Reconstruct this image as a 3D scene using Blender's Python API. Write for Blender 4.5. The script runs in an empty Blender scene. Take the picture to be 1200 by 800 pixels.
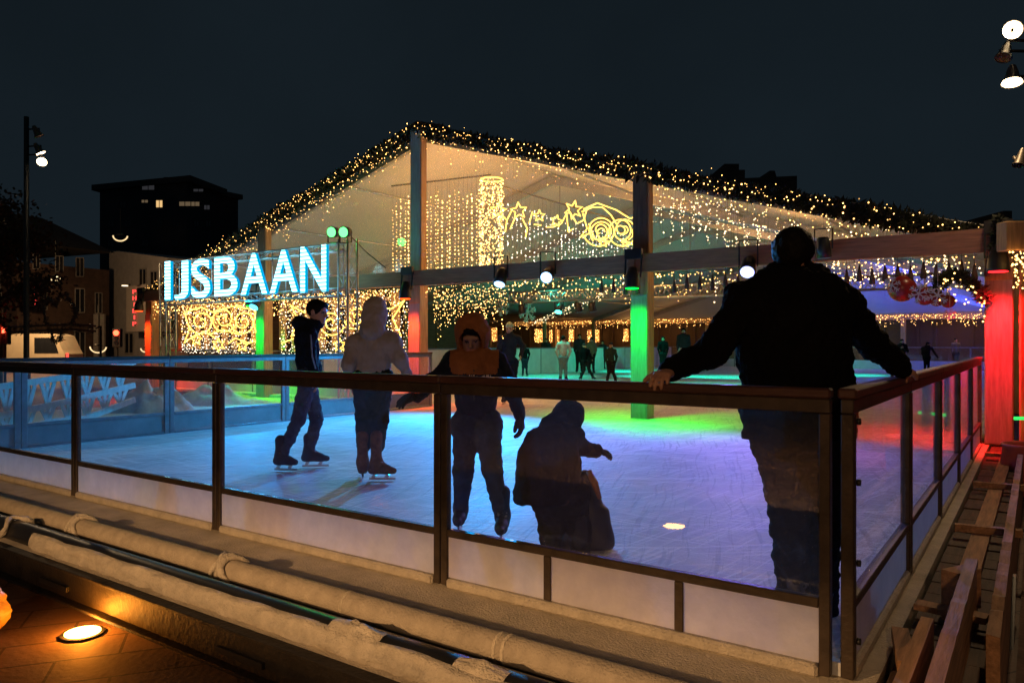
import bpy, math, random
import numpy as np
from mathutils import Vector, Matrix, noise
R = math.radians
random.seed(7)
S = bpy.context.scene
COL = S.collection
HC = 1.32                      # eye height above the ice
F = 880.0                      # focal length in photo pixels
CX, CY = 1.364, 3.06           # corner of the glass fence nearest to the viewer
TH = math.atan2(-.5733, .8195)
UX, UY, VX, VY = -.8195, .5733, .5735, .8193

# ---------------------------------------------------------------- frames
def W(a, b, z=0.0):            # rink frame (a to the right along the front fence, b into the rink) -> world
    return Vector((CX - UX * a + VX * b, CY - UY * a + VY * b, z))
def X3(px, py, Y):             # photo direction at depth Y -> world point
    return Vector(((px - 600) / F * Y, Y, HC - (py - 402) / F * Y))
def PB(px, py, b):             # photo direction met with the plane b = const -> rink frame point
    k = (px - 600) / F
    x0, y0 = CX + VX * b, CY + VY * b
    u = (x0 - k * y0) / (-UX + UY * k)
    Y = y0 + UY * u
    return Vector((-u, b, HC - (py - 402) * Y / F))
def PA(px, py, a):             # same for the plane a = const
    k = (px - 600) / F
    x0, y0 = CX - UX * a, CY - UY * a
    b = (k * y0 - x0) / (VX - VY * k)
    Y = y0 + VY * b
    return Vector((a, b, HC - (py - 402) * Y / F))

# ---------------------------------------------------------------- materials
def new_mat(name):
    m = bpy.data.materials.new(name); m.use_nodes = True
    nt = m.node_tree; nt.nodes.clear()
    out = nt.nodes.new('ShaderNodeOutputMaterial')
    return m, nt, out
def N(nt, t, **kw):
    n = nt.nodes.new(t)
    for k, v in kw.items(): setattr(n, k, v)
    return n
def mat(name, col, rough=.6, var=.25, scale=6, bump=.0, metal=0, stretch=(1, 1, 1), bscale=None, spec=.5):
    m, nt, out = new_mat(name)
    b = N(nt, 'ShaderNodeBsdfPrincipled')
    b.inputs['Roughness'].default_value = rough; b.inputs['Metallic'].default_value = metal
    b.inputs['Specular IOR Level'].default_value = spec
    tc = N(nt, 'ShaderNodeTexCoord'); mp = N(nt, 'ShaderNodeMapping'); mp.inputs['Scale'].default_value = stretch
    nt.links.new(tc.outputs['Object'], mp.inputs[0])
    n1 = N(nt, 'ShaderNodeTexNoise'); n1.inputs['Scale'].default_value = scale; n1.inputs['Detail'].default_value = 6; n1.inputs['Roughness'].default_value = .65
    nt.links.new(mp.outputs[0], n1.inputs['Vector'])
    cr = N(nt, 'ShaderNodeValToRGB')
    cr.color_ramp.elements[0].position = .3; cr.color_ramp.elements[1].position = .7
    cr.color_ramp.elements[0].color = tuple(c * (1 - var) for c in col) + (1,)
    cr.color_ramp.elements[1].color = tuple(min(1, c * (1 + var)) for c in col) + (1,)
    nt.links.new(n1.outputs[0], cr.inputs[0]); nt.links.new(cr.outputs[0], b.inputs['Base Color'])
    if bump:
        n2 = N(nt, 'ShaderNodeTexNoise'); n2.inputs['Scale'].default_value = bscale or scale * 5; n2.inputs['Detail'].default_value = 5
        nt.links.new(mp.outputs[0], n2.inputs['Vector'])
        bp = N(nt, 'ShaderNodeBump'); bp.inputs['Strength'].default_value = bump; bp.inputs['Distance'].default_value = .02
        nt.links.new(n2.outputs[0], bp.inputs['Height']); nt.links.new(bp.outputs[0], b.inputs['Normal'])
    nt.links.new(b.outputs[0], out.inputs[0])
    return m
def emit(name, col, s, sample=False):
    m, nt, out = new_mat(name)
    e = N(nt, 'ShaderNodeEmission'); e.inputs[0].default_value = tuple(col) + (1,); e.inputs[1].default_value = s
    nt.links.new(e.outputs[0], out.inputs[0])
    m.cycles.emission_sampling = 'AUTO' if sample else 'NONE'
    return m
def wood(name, col, rough=.65, stretch=(1.2, 14, 14), var=.35):
    return mat(name, col, rough, var, 2.2, .25, stretch=stretch, bscale=6)
def glass_mat(name, dirt=.05, tint=(1, 1, 1)):
    m, nt, out = new_mat(name)
    tr = N(nt, 'ShaderNodeBsdfTransparent'); tr.inputs[0].default_value = tuple(tint) + (1,)
    gl = N(nt, 'ShaderNodeBsdfGlossy'); gl.inputs['Roughness'].default_value = .02
    lw = N(nt, 'ShaderNodeLayerWeight'); lw.inputs[0].default_value = .5
    pw = N(nt, 'ShaderNodeMath', operation='POWER'); nt.links.new(lw.outputs['Facing'], pw.inputs[0]); pw.inputs[1].default_value = 5
    fr = N(nt, 'ShaderNodeMath', operation='MULTIPLY_ADD'); nt.links.new(pw.outputs[0], fr.inputs[0]); fr.inputs[1].default_value = .6; fr.inputs[2].default_value = .035
    m1 = N(nt, 'ShaderNodeMixShader')
    nt.links.new(fr.outputs[0], m1.inputs[0]); nt.links.new(tr.outputs[0], m1.inputs[1]); nt.links.new(gl.outputs[0], m1.inputs[2])
    df = N(nt, 'ShaderNodeBsdfDiffuse'); df.inputs[0].default_value = (.7, .72, .75, 1)
    tl = N(nt, 'ShaderNodeBsdfTranslucent'); tl.inputs[0].default_value = (.7, .72, .75, 1)
    dd = N(nt, 'ShaderNodeAddShader'); nt.links.new(df.outputs[0], dd.inputs[0]); nt.links.new(tl.outputs[0], dd.inputs[1])
    tc = N(nt, 'ShaderNodeTexCoord')
    def scratch(rot, sc):
        mp = N(nt, 'ShaderNodeMapping', vector_type='TEXTURE'); mp.inputs['Rotation'].default_value = rot; mp.inputs['Scale'].default_value = tuple(1 / q for q in sc)
        nt.links.new(tc.outputs['Object'], mp.inputs[0])
        v = N(nt, 'ShaderNodeTexNoise'); v.inputs['Scale'].default_value = 3; v.inputs['Detail'].default_value = 3; nt.links.new(mp.outputs[0], v.inputs['Vector'])
        c = N(nt, 'ShaderNodeMapRange'); c.inputs[1].default_value = .62; c.inputs[2].default_value = .75; nt.links.new(v.outputs[0], c.inputs[0])
        return c.outputs[0]
    s1 = scratch((0, R(65), 0), (60, 1, 1.2)); s2 = scratch((0, R(-40), 0), (40, 1, 1))
    s3 = scratch((0, 0, 0), (1.2, 1.2, 1.2))
    mx = N(nt, 'ShaderNodeMath', operation='ADD'); nt.links.new(s1, mx.inputs[0]); nt.links.new(s2, mx.inputs[1])
    m2 = N(nt, 'ShaderNodeMath', operation='MULTIPLY_ADD'); nt.links.new(s3, m2.inputs[0]); m2.inputs[1].default_value = .6; nt.links.new(mx.outputs[0], m2.inputs[2])
    m3 = N(nt, 'ShaderNodeMath', operation='MULTIPLY_ADD'); nt.links.new(m2.outputs[0], m3.inputs[0]); m3.inputs[1].default_value = dirt * .8; m3.inputs[2].default_value = dirt * .35
    mm = N(nt, 'ShaderNodeMixShader'); nt.links.new(m3.outputs[0], mm.inputs[0]); nt.links.new(m1.outputs[0], mm.inputs[1]); nt.links.new(dd.outputs[0], mm.inputs[2])
    nt.links.new(mm.outputs[0], out.inputs[0])
    return m
def translucent(name, col, amt=.5, rough=.5, var=.08, scale=3, bump=.1):
    m = mat(name, col, rough, var, scale, bump)
    nt = m.node_tree; out = [n for n in nt.nodes if n.type == 'OUTPUT_MATERIAL'][0]; b = [n for n in nt.nodes if n.type == 'BSDF_PRINCIPLED'][0]
    t = N(nt, 'ShaderNodeBsdfTranslucent'); t.inputs[0].default_value = tuple(col) + (1,)
    mx = N(nt, 'ShaderNodeMixShader'); mx.inputs[0].default_value = amt
    nt.links.new(b.outputs[0], mx.inputs[1]); nt.links.new(t.outputs[0], mx.inputs[2]); nt.links.new(mx.outputs[0], out.inputs[0])
    return m

M = {}
M['rail_wood'] = wood('rail_wood', (.065, .023, .013), .5)
M['frame'] = mat('frame_metal', (.06, .042, .028), .5, .4, 9, .15, .35)
M['frame_light'] = mat('galvanised', (.2, .21, .23), .4, .25, 7, .1, .6)
M['glass'] = glass_mat('glass', .03)
M['glass_far'] = glass_mat('glass_far', .03)
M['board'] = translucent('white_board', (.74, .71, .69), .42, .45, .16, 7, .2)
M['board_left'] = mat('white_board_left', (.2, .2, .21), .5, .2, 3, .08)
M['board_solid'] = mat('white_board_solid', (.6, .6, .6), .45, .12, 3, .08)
M['frost'] = mat('frost', (.46, .41, .33), .9, .2, 14, .7, bscale=90)
M['pad'] = mat('frosted_pad', (.50, .44, .34), .9, .22, 5, .6, bscale=90)
M['black_pipe'] = mat('black_pipe', (.012, .012, .013), .35, .3, 5, .05)
M['tan_pipe'] = mat('frosted_pipe', (.36, .31, .24), .85, .2, 12, .5, bscale=80)
M['dark_steel'] = mat('dark_steel', (.02, .016, .013), .6, .5, 7, .3, .3)
M['beam_wood'] = wood('beam_wood', (.27, .12, .065), .7)
M['brown_post'] = wood('brown_post', (.12, .07, .04), .7, (14, 14, 1.2))
M['pillar_paint'] = mat('pillar_paint', (.26, .26, .25), .55, .28, 5, .25, stretch=(6, 6, .6), spec=.2)
M['clear_sheet'] = glass_mat('clear_sheet', .16)
M['grey_paint'] = mat('grey_paint', (.34, .34, .36), .5, .2, 5, .15, stretch=(5, 5, .7))
M['post_wood'] = wood('post_wood', (.42, .24, .11), .7, (14, 14, 1.2))
M['white_paint'] = mat('white_paint', (.72, .70, .68), .5, .16, 5, .15, stretch=(5, 5, .7))
M['raw_wood'] = wood('raw_wood', (.36, .19, .09), .8, (14, 1.2, 14), .45)
M['dark_wood'] = wood('dark_wood', (.08, .045, .025), .8, (14, 1.2, 14), .45)
M['fabric'] = translucent('tent_fabric', (.62, .60, .58), .25, .7, .06, 2, .25)
M['alu'] = mat('aluminium', (.45, .45, .46), .35, .15, 8, .05, .8)
M['black'] = mat('black_metal', (.012, .012, .013), .45, .3, 8)
M['dark_brick'] = mat('dark_brick', (.05, .028, .02), .9, .4, 3, .3)
M['dark_wall'] = mat('dark_concrete', (.05, .05, .055), .9, .3, .6, .2)
M['roof_tile'] = mat('roof_tile', (.022, .018, .017), .9, .4, 2, .3)
M['render_white'] = mat('light_render', (.3, .28, .27), .9, .15, 2, .1)
M['dark_glass'] = mat('dark_window', (.012, .013, .016), .1, .2, 3)
M['window_frame'] = mat('window_frame', (.22, .2, .18), .7, .2, 4)
M['foliage'] = mat('fir_foliage', (.012, .017, .010), .8, .6, 5)
M['leaf_brown'] = mat('autumn_leaf', (.06, .035, .015), .8, .5, 2)
M['bark'] = mat('bark', (.05, .035, .025), .9, .4, 6, .4)
M['warm_bulb'] = emit('warm_bulb', (1, .50, .13), 5)
M['white_bulb'] = emit('white_bulb', (1, .70, .36), 3.6)
M['cool_bulb'] = emit('cool_bulb', (1, .84, .62), 3.4)
def vary(m):          # no two bulbs burn alike: some bright, some nearly dead
    nt = m.node_tree; e = [n for n in nt.nodes if n.type == 'EMISSION'][0]; st = e.inputs[1].default_value
    tc = N(nt, 'ShaderNodeTexCoord'); n = N(nt, 'ShaderNodeTexNoise'); n.inputs['Scale'].default_value = 9; n.inputs['Detail'].default_value = 2; nt.links.new(tc.outputs['Object'], n.inputs['Vector'])
    r = N(nt, 'ShaderNodeMapRange'); r.inputs[1].default_value = .3; r.inputs[2].default_value = .72; r.inputs[3].default_value = st * .12; r.inputs[4].default_value = st * 2.4; nt.links.new(n.outputs[0], r.inputs[0]); nt.links.new(r.outputs[0], e.inputs[1])
for k_ in ('warm_bulb', 'white_bulb', 'cool_bulb'): vary(M[k_])
M['gold_rope'] = emit('gold_rope_light', (1, .56, .08), 4.2)
M['wire'] = mat('wire', (.03, .03, .025), .6)
M['skin'] = mat('skin', (.42, .22, .14), .5, .1, 10, .05)
M['mitten'] = mat('knit_black', (.014, .014, .016), .9, .4, 20)

# ---------------------------------------------------------------- mesh builder
class MB:
    def __init__(s): s.v = []; s.f = []; s.m = []
    def add(s, vs, fs, mi=0):
        o = len(s.v); s.v += [tuple(p) for p in vs]; s.f += [tuple(i + o for i in f) for f in fs]; s.m += [mi] * len(fs)
    def box(s, lo, hi, mi=0, bev=0):
        x0, y0, z0 = lo; x1, y1, z1 = hi
        if x0 > x1: x0, x1 = x1, x0
        if y0 > y1: y0, y1 = y1, y0
        if z0 > z1: z0, z1 = z1, z0
        if not bev:
            vs = [(x, y, z) for z in (z0, z1) for y in (y0, y1) for x in (x0, x1)]
            s.add(vs, [(0, 2, 3, 1), (4, 5, 7, 6), (0, 1, 5, 4), (2, 6, 7, 3), (0, 4, 6, 2), (1, 3, 7, 5)], mi); return
        b = min(bev, (x1 - x0) * .4, (y1 - y0) * .4, (z1 - z0) * .4)
        vs = []; idx = {}
        for xi, x in enumerate((x0, x1)):
            for yi, y in enumerate((y0, y1)):
                for zi, z in enumerate((z0, z1)):
                    dx = b if xi == 0 else -b; dy = b if yi == 0 else -b; dz = b if zi == 0 else -b
                    idx[xi, yi, zi] = len(vs)
                    vs += [(x, y + dy, z + dz), (x + dx, y, z + dz), (x + dx, y + dy, z)]
        g = lambda x, y, z, k: idx[x, y, z] + k
        fs = []
        for k in (0, 1):
            fs.append([g(k, 0, 0, 0), g(k, 1, 0, 0), g(k, 1, 1, 0), g(k, 0, 1, 0)])
            fs.append([g(0, k, 0, 1), g(1, k, 0, 1), g(1, k, 1, 1), g(0, k, 1, 1)])
            fs.append([g(0, 0, k, 2), g(1, 0, k, 2), g(1, 1, k, 2), g(0, 1, k, 2)])
        for a in (0, 1):
            for c in (0, 1):
                fs.append([g(a, c, 0, 0), g(a, c, 1, 0), g(a, c, 1, 1), g(a, c, 0, 1)])
                fs.append([g(a, 0, c, 0), g(a, 1, c, 0), g(a, 1, c, 2), g(a, 0, c, 2)])
                fs.append([g(0, a, c, 1), g(1, a, c, 1), g(1, a, c, 2), g(0, a, c, 2)])
        for a in (0, 1):
            for c in (0, 1):
                for d in (0, 1): fs.append([g(a, c, d, 0), g(a, c, d, 1), g(a, c, d, 2)])
        s.add(vs, fs, mi)
    def bar(s, p, q, w, h, mi=0, up=(0, 0, 1)):      # rectangular bar along p-q
        p = Vector(p); q = Vector(q); d = (q - p).normalized(); up = Vector(up)
        r = d.cross(up)
        if r.length < 1e-4: r = d.cross(Vector((0, 1, 0)))
        r.normalize(); t = r.cross(d).normalized()
        vs = []
        for c in (p, q):
            for sx, sy in ((-1, -1), (1, -1), (1, 1), (-1, 1)): vs.append(c + r * (w / 2 * sx) + t * (h / 2 * sy))
        s.add(vs, [(3, 2, 1, 0), (4, 5, 6, 7), (0, 1, 5, 4), (1, 2, 6, 5), (2, 3, 7, 6), (3, 0, 4, 7)], mi)
    def tube(s, pts, r, n=8, mi=0, caps=True):
        pts = [Vector(p) for p in pts]; rs = r if isinstance(r, (list, tuple)) else [r] * len(pts)
        o = []; prev = None
        for i, p in enumerate(pts):
            d = (pts[min(i + 1, len(pts) - 1)] - pts[max(i - 1, 0)]).normalized()
            if prev is None:
                a = d.orthogonal().normalized()
            else:
                a = (prev - d * prev.dot(d))
                a = a.normalized() if a.length > 1e-5 else d.orthogonal().normalized()
            prev = a; b = d.cross(a)
            for k in range(n):
                t = 2 * math.pi * k / n; o.append(p + (a * math.cos(t) + b * math.sin(t)) * rs[i])
        fs = []
        for i in range(len(pts) - 1):
            for k in range(n):
                k2 = (k + 1) % n; fs.append((i * n + k, i * n + k2, (i + 1) * n + k2, (i + 1) * n + k))
        if caps:
            fs.append(tuple(range(n - 1, -1, -1))); e = (len(pts) - 1) * n; fs.append(tuple(range(e, e + n)))
        s.add(o, fs, mi)
    def ball(s, c, r, mi=0, nu=10, nv=6, sc=(1, 1, 1)):
        c = Vector(c); vs = []
        for j in range(1, nv):
            t = math.pi * j / nv
            for i in range(nu):
                p = 2 * math.pi * i / nu
                vs.append((c.x + r * sc[0] * math.sin(t) * math.cos(p), c.y + r * sc[1] * math.sin(t) * math.sin(p), c.z + r * sc[2] * math.cos(t)))
        vs.append((c.x, c.y, c.z + r * sc[2])); vs.append((c.x, c.y, c.z - r * sc[2])); T = len(vs) - 2; B = T + 1
        fs = []
        for j in range(nv - 2):
            for i in range(nu):
                i2 = (i + 1) % nu; fs.append((j * nu + i, (j + 1) * nu + i, (j + 1) * nu + i2, j * nu + i2))
        for i in range(nu):
            i2 = (i + 1) % nu; fs.append((T, i, i2)); fs.append((B, (nv - 2) * nu + i2, (nv - 2) * nu + i))
        s.add(vs, fs, mi)
    def bulb(s, c, r, mi=0):
        x, y, z = c
        s.add([(x + r, y, z), (x - r, y, z), (x, y + r, z), (x, y - r, z), (x, y, z + r), (x, y, z - r)],
              [(0, 2, 4), (2, 1, 4), (1, 3, 4), (3, 0, 4), (2, 0, 5), (1, 2, 5), (3, 1, 5), (0, 3, 5)], mi)
    def prism(s, poly, d, mi=0):                    # poly: 3D points of a flat outline, d: thickness vector
        n = len(poly); poly = [Vector(p) for p in poly]; d = Vector(d)
        vs = poly + [p + d for p in poly]
        fs = [tuple(range(n - 1, -1, -1)), tuple(range(n, 2 * n))] + [(i, (i + 1) % n, n + (i + 1) % n, n + i) for i in range(n)]
        s.add(vs, fs, mi)
    def build(s, name, mats, parent=None, smooth=False, wire_fix=True):
        me = bpy.data.meshes.new(name)
        vs = s.v
        if parent is not None and parent.name in ORG:
            o = ORG[parent.name]; vs = [(p[0] - o[0], p[1] - o[1], p[2] - o[2]) for p in vs]
        me.from_pydata(vs, [], s.f)
        if not isinstance(mats, (list, tuple)): mats = [mats]
        for m in mats: me.materials.append(m)
        me.polygons.foreach_set('material_index', s.m)
        me.polygons.foreach_set('use_smooth', [smooth] * len(s.f))
        me.validate(); 
        import bmesh
        bm = bmesh.new(); bm.from_mesh(me); bmesh.ops.recalc_face_normals(bm, faces=bm.faces); bm.to_mesh(me); bm.free()
        ob = bpy.data.objects.new(name, me); COL.objects.link(ob)
        if parent is not None:
            ob.parent = parent
            if parent.name in ORG: ORG[ob.name] = ORG[parent.name]; 
        return ob
ORG = {}
def tag(o, label=None, cat=None, group=None, kind=None):
    if label: o['label'] = label
    if cat: o['category'] = cat
    if group: o['group'] = group
    if kind: o['kind'] = kind
    return o
def thing(name, label, cat, org, frame='W', group=None):
    """Empty at the base; org is in the given frame ('R' rink frame, 'W' world); part meshes are given in that frame"""
    o = bpy.data.objects.new(name, None); COL.objects.link(o); o.empty_display_size = .2
    org = Vector(org)
    if frame == 'R': o.location = W(*org); o.rotation_euler = (0, 0, TH)
    else: o.location = org
    ORG[o.name] = tuple(org)
    return tag(o, label, cat, group)
def single(mb, name, mats, label, cat, frame='W', group=None, kind=None, smooth=False, org=None):
    """a thing that is one mesh"""
    if org is None: org = (sum(p[0] for p in mb.v) / len(mb.v), sum(p[1] for p in mb.v) / len(mb.v), min(p[2] for p in mb.v))
    mb.v = [(p[0] - org[0], p[1] - org[1], p[2] - org[2]) for p in mb.v]
    o = mb.build(name, mats, None, smooth)
    if frame == 'R': o.location = W(*org); o.rotation_euler = (0, 0, TH)
    else: o.location = org
    return tag(o, label, cat, group, kind)
def copy_tree(o, parent=None):
    c = o.copy(); COL.objects.link(c)
    if parent is not None: c.parent = parent
    for ch in list(o.children): copy_tree(ch, c)
    return c
def lamp(kind, name, loc, col, power, target=None, size=.1, angle=60, blend=.5, parent=None, frame='W', shape=None):
    d = bpy.data.lights.new(name, kind); d.color = col; d.energy = power
    if kind == 'AREA': d.size = size
    else: d.shadow_soft_size = size
    if kind == 'SPOT': d.spot_size = R(angle); d.spot_blend = blend
    o = bpy.data.objects.new(name, d); COL.objects.link(o)
    p = W(*loc) if frame == 'R' else Vector(loc)
    rot = Matrix.Identity(3)
    if target is not None:
        t = W(*target) if frame == 'R' else Vector(target)
        rot = (t - p).to_track_quat('-Z', 'Y').to_matrix()
    if parent is not None:
        o.parent = parent
        pm = Matrix.LocRotScale(parent.location, parent.rotation_euler, None)
        o.matrix_parent_inverse = pm.inverted()
    o.location = p; o.rotation_euler = rot.to_euler()
    return o
# ---------------------------------------------------------------- bodies: signed distance fields meshed with surface nets
def cap(a, b, ra, rb, m=0, sq=None, k=None, op='add'):
    return dict(t='c', a=np.array(a, float), b=np.array(b, float), ra=ra, rb=rb, m=m, sq=sq, k=k, op=op)
def ell(c, r, m=0, rot=None, k=None, op='add'):
    return dict(t='e', c=np.array(c, float), r=np.array(r, float), m=m, rot=np.array(rot, float) if rot is not None else np.eye(3), k=k, op=op)
def pdist(p, P):
    if p['t'] == 'e':
        q = (P - p['c']) @ p['rot']
        r = p['r']; k0 = np.sqrt(((q / r) ** 2).sum(-1)); k1 = np.sqrt(((q / (r * r)) ** 2).sum(-1)) + 1e-9
        return k0 * (k0 - 1) / k1
    a, b = p['a'], p['b']; g = 1
    if p['sq'] is not None:                       # squash along a direction: (dir, factor)
        d, f = np.array(p['sq'][0], float), p['sq'][1]
        P = P + ((P - a) @ d)[..., None] * d * (1 / f - 1); b = b + ((b - a) @ d) * d * (1 / f - 1); g = f if f < 1 else 1
    ba = b - a; L = (ba * ba).sum() + 1e-12
    h = np.clip(((P - a) @ ba) / L, 0, 1)
    return (np.sqrt(((P - a - h[..., None] * ba) ** 2).sum(-1)) - (p['ra'] + (p['rb'] - p['ra']) * h)) * (g ** .5)
def pbox(p):
    if p['t'] == 'e': r = p['r'].max(); return p['c'] - r, p['c'] + r
    r = max(p['ra'], p['rb']) * (max(1, p['sq'][1]) if p['sq'] is not None else 1)
    return np.minimum(p['a'], p['b']) - r, np.maximum(p['a'], p['b']) + r
def sdf_object(name, prims, vox, mats, parent=None, k=.03, clips=(), fold=0, ffreq=(14, 14, 9), smooth=True, seed=0, jit=0):
    lo = np.min([pbox(p)[0] for p in prims if p['op'] == 'add'], 0) - vox * 4; hi = np.max([pbox(p)[1] for p in prims if p['op'] == 'add'], 0) + vox * 4
    n = np.ceil((hi - lo) / vox).astype(int) + 1
    D = np.full(n, 1.0, np.float32); RW = np.full(n, 9.0, np.float32); LB = np.zeros(n, np.int16)
    ax = [lo[i] + vox * np.arange(n[i]) for i in range(3)]
    for p in prims:
        kk = p['k'] if p['k'] is not None else k
        a, b = pbox(p); mg = kk + vox * 3
        i0 = np.maximum(0, np.floor((a - mg - lo) / vox).astype(int)); i1 = np.minimum(n, np.ceil((b + mg - lo) / vox).astype(int) + 1)
        if (i1 <= i0).any(): continue
        sl = tuple(slice(i0[i], i1[i]) for i in range(3))
        P = np.stack(np.meshgrid(*[ax[i][sl[i]] for i in range(3)], indexing='ij'), -1)
        d = pdist(p, P).astype(np.float32); c = D[sl]
        if p['op'] == 'sub': D[sl] = np.maximum(c, -d); continue
        h = np.maximum(kk - np.abs(c - d), 0) / kk
        D[sl] = np.minimum(c, d) - h * h * kk * .25
        w = d < RW[sl]; RW[sl] = np.where(w, d, RW[sl]); LB[sl] = np.where(w, p['m'], LB[sl])
    if clips:
        P = np.stack(np.meshgrid(*ax, indexing='ij'), -1)
        for c, nn in clips:
            nn = np.array(nn, float); nn /= np.linalg.norm(nn)
            D = np.maximum(D, ((P - np.array(c, float)) @ nn).astype(np.float32))
    ins = D < 0
    C = [(i, j, l) for i in (0, 1) for j in (0, 1) for l in (0, 1)]
    sub = lambda A, c: A[c[0]:n[0] - 1 + c[0], c[1]:n[1] - 1 + c[1], c[2]:n[2] - 1 + c[2]]
    cnt = sum(sub(ins, c).astype(np.int8) for c in C)
    act = (cnt > 0) & (cnt < 8)
    idx = np.full(act.shape, -1, np.int64); cells = np.argwhere(act); idx[act] = np.arange(len(cells))
    acc = np.zeros((len(cells), 3)); num = np.zeros(len(cells))
    for c1 in C:
        for axx in range(3):
            if c1[axx]: continue
            c2 = tuple(1 if i == axx else c1[i] for i in range(3))
            d1 = D[tuple((cells + c1).T)]; d2 = D[tuple((cells + c2).T)]
            x = (d1 < 0) != (d2 < 0); t = np.where(x, d1 / np.where(x, d1 - d2, 1), 0)
            pt = np.array(c1, float)[None] + t[:, None] * np.eye(3)[axx][None]
            acc += np.where(x[:, None], pt, 0); num += x
    V = lo + (cells + acc / num[:, None]) * vox
    lab = LB[tuple(cells.T)]
    faces = []; fm = []
    for axx in range(3):
        o1, o2 = (axx + 1) % 3, (axx + 2) % 3
        A = ins; B = np.roll(ins, -1, axx); e = A != B
        s = [slice(1, -1)] * 3; m = np.zeros_like(e); m[tuple(s)] = e[tuple(s)]
        pts = np.argwhere(m)
        if not len(pts): continue
        q = []
        for d1, d2 in ((0, 0), (-1, 0), (-1, -1), (0, -1)):
            o = np.zeros(3, int); o[o1] = d1; o[o2] = d2; q.append(idx[tuple((pts + o).T)])
        q = np.stack(q, 1); fl = ~A[tuple(pts.T)]; q[fl] = q[fl][:, ::-1]
        ok = (q >= 0).all(1); faces.append(q[ok])
    Fc = np.concatenate(faces)
    for _ in range(1):
        pass
    # normals for the folds
    if fold or jit:
        nr = np.zeros_like(V); fn = np.cross(V[Fc[:, 2]] - V[Fc[:, 0]], V[Fc[:, 3]] - V[Fc[:, 1]])
        for i in range(4): np.add.at(nr, Fc[:, i], fn)
        nr /= np.linalg.norm(nr, axis=1)[:, None] + 1e-9
        f = np.array(ffreq)
        am = np.array([noise.fractal(Vector(v * f + seed), .6, 2.1, 3) for v in V]) * fold
        if jit: am += np.array([noise.noise(Vector(v * 90)) for v in V]) * jit
        V = V + nr * am[:, None]
    me = bpy.data.meshes.new(name)
    o = np.array(ORG.get(parent.name, (0, 0, 0))) if parent is not None else np.zeros(3)
    me.from_pydata((V - o).tolist(), [], Fc.tolist())
    for mm in mats: me.materials.append(mm)
    me.polygons.foreach_set('material_index', lab[Fc[:, 0]].astype(np.int32))
    me.polygons.foreach_set('use_smooth', [smooth] * len(Fc))
    me.update()
    ob = bpy.data.objects.new(name, me); COL.objects.link(ob)
    if parent is not None: ob.parent = parent; ORG[ob.name] = ORG[parent.name]
    return ob

def basis(fwd, up=(0, 0, 1)):
    f = Vector(fwd).normalized(); r = f.cross(Vector(up)).normalized(); u = r.cross(f)
    return r, f, u
def head_prims(hc, fwd, s, skin=0, lip=1, up=(0, 0, 1), face=True):
    """head of height .23 s around hc; columns of the frame are right, forward, up"""
    r, f, u = basis(fwd, up); hc = Vector(hc); A = lambda x, y, z: hc + (r * x + f * y + u * z) * s
    rot = np.array([r, f, u]).T
    P = [ell(A(0, -.012, .028), np.array((.076, .094, .09)) * s, skin, rot), ell(A(0, .018, -.045), np.array((.058, .07, .072)) * s, skin, rot, k=.03 * s),
         ell(A(0, .07, -.092), np.array((.024, .022, .02)) * s, skin, rot, k=.03 * s)]
    if face:
        P += [cap(A(0, .085, .018), A(0, .108, -.022), .009 * s, .0135 * s, skin, k=.012 * s),
              ell(A(.012, .098, -.028), np.array((.009, .009, .008)) * s, skin, rot, k=.008 * s), ell(A(-.012, .098, -.028), np.array((.009, .009, .008)) * s, skin, rot, k=.008 * s),
              cap(A(-.044, .078, .03), A(.044, .078, .03), .012 * s, .012 * s, skin, k=.02 * s),
              ell(A(.033, .092, .008), np.array((.018, .014, .012)) * s, skin, rot, op='sub'), ell(A(-.033, .092, .008), np.array((.018, .014, .012)) * s, skin, rot, op='sub'),
              ell(A(.033, .072, .008), np.array((.012, .0125, .006)) * s, lip + 1, rot, k=.002), ell(A(-.033, .072, .008), np.array((.012, .0125, .006)) * s, lip + 1, rot, k=.002),
              cap(A(-.02, .083, -.055), A(.02, .083, -.055), .007 * s, .007 * s, lip, k=.006 * s),
              cap(A(-.017, .080, -.066), A(.017, .080, -.066), .008 * s, .008 * s, lip, k=.006 * s),
              ]
        for sg in (-1, 1):
            P.append(ell(A(.078 * sg, -.01, .0), np.array((.012, .022, .034)) * s, skin, rot, k=.012 * s))
    return P
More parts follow.
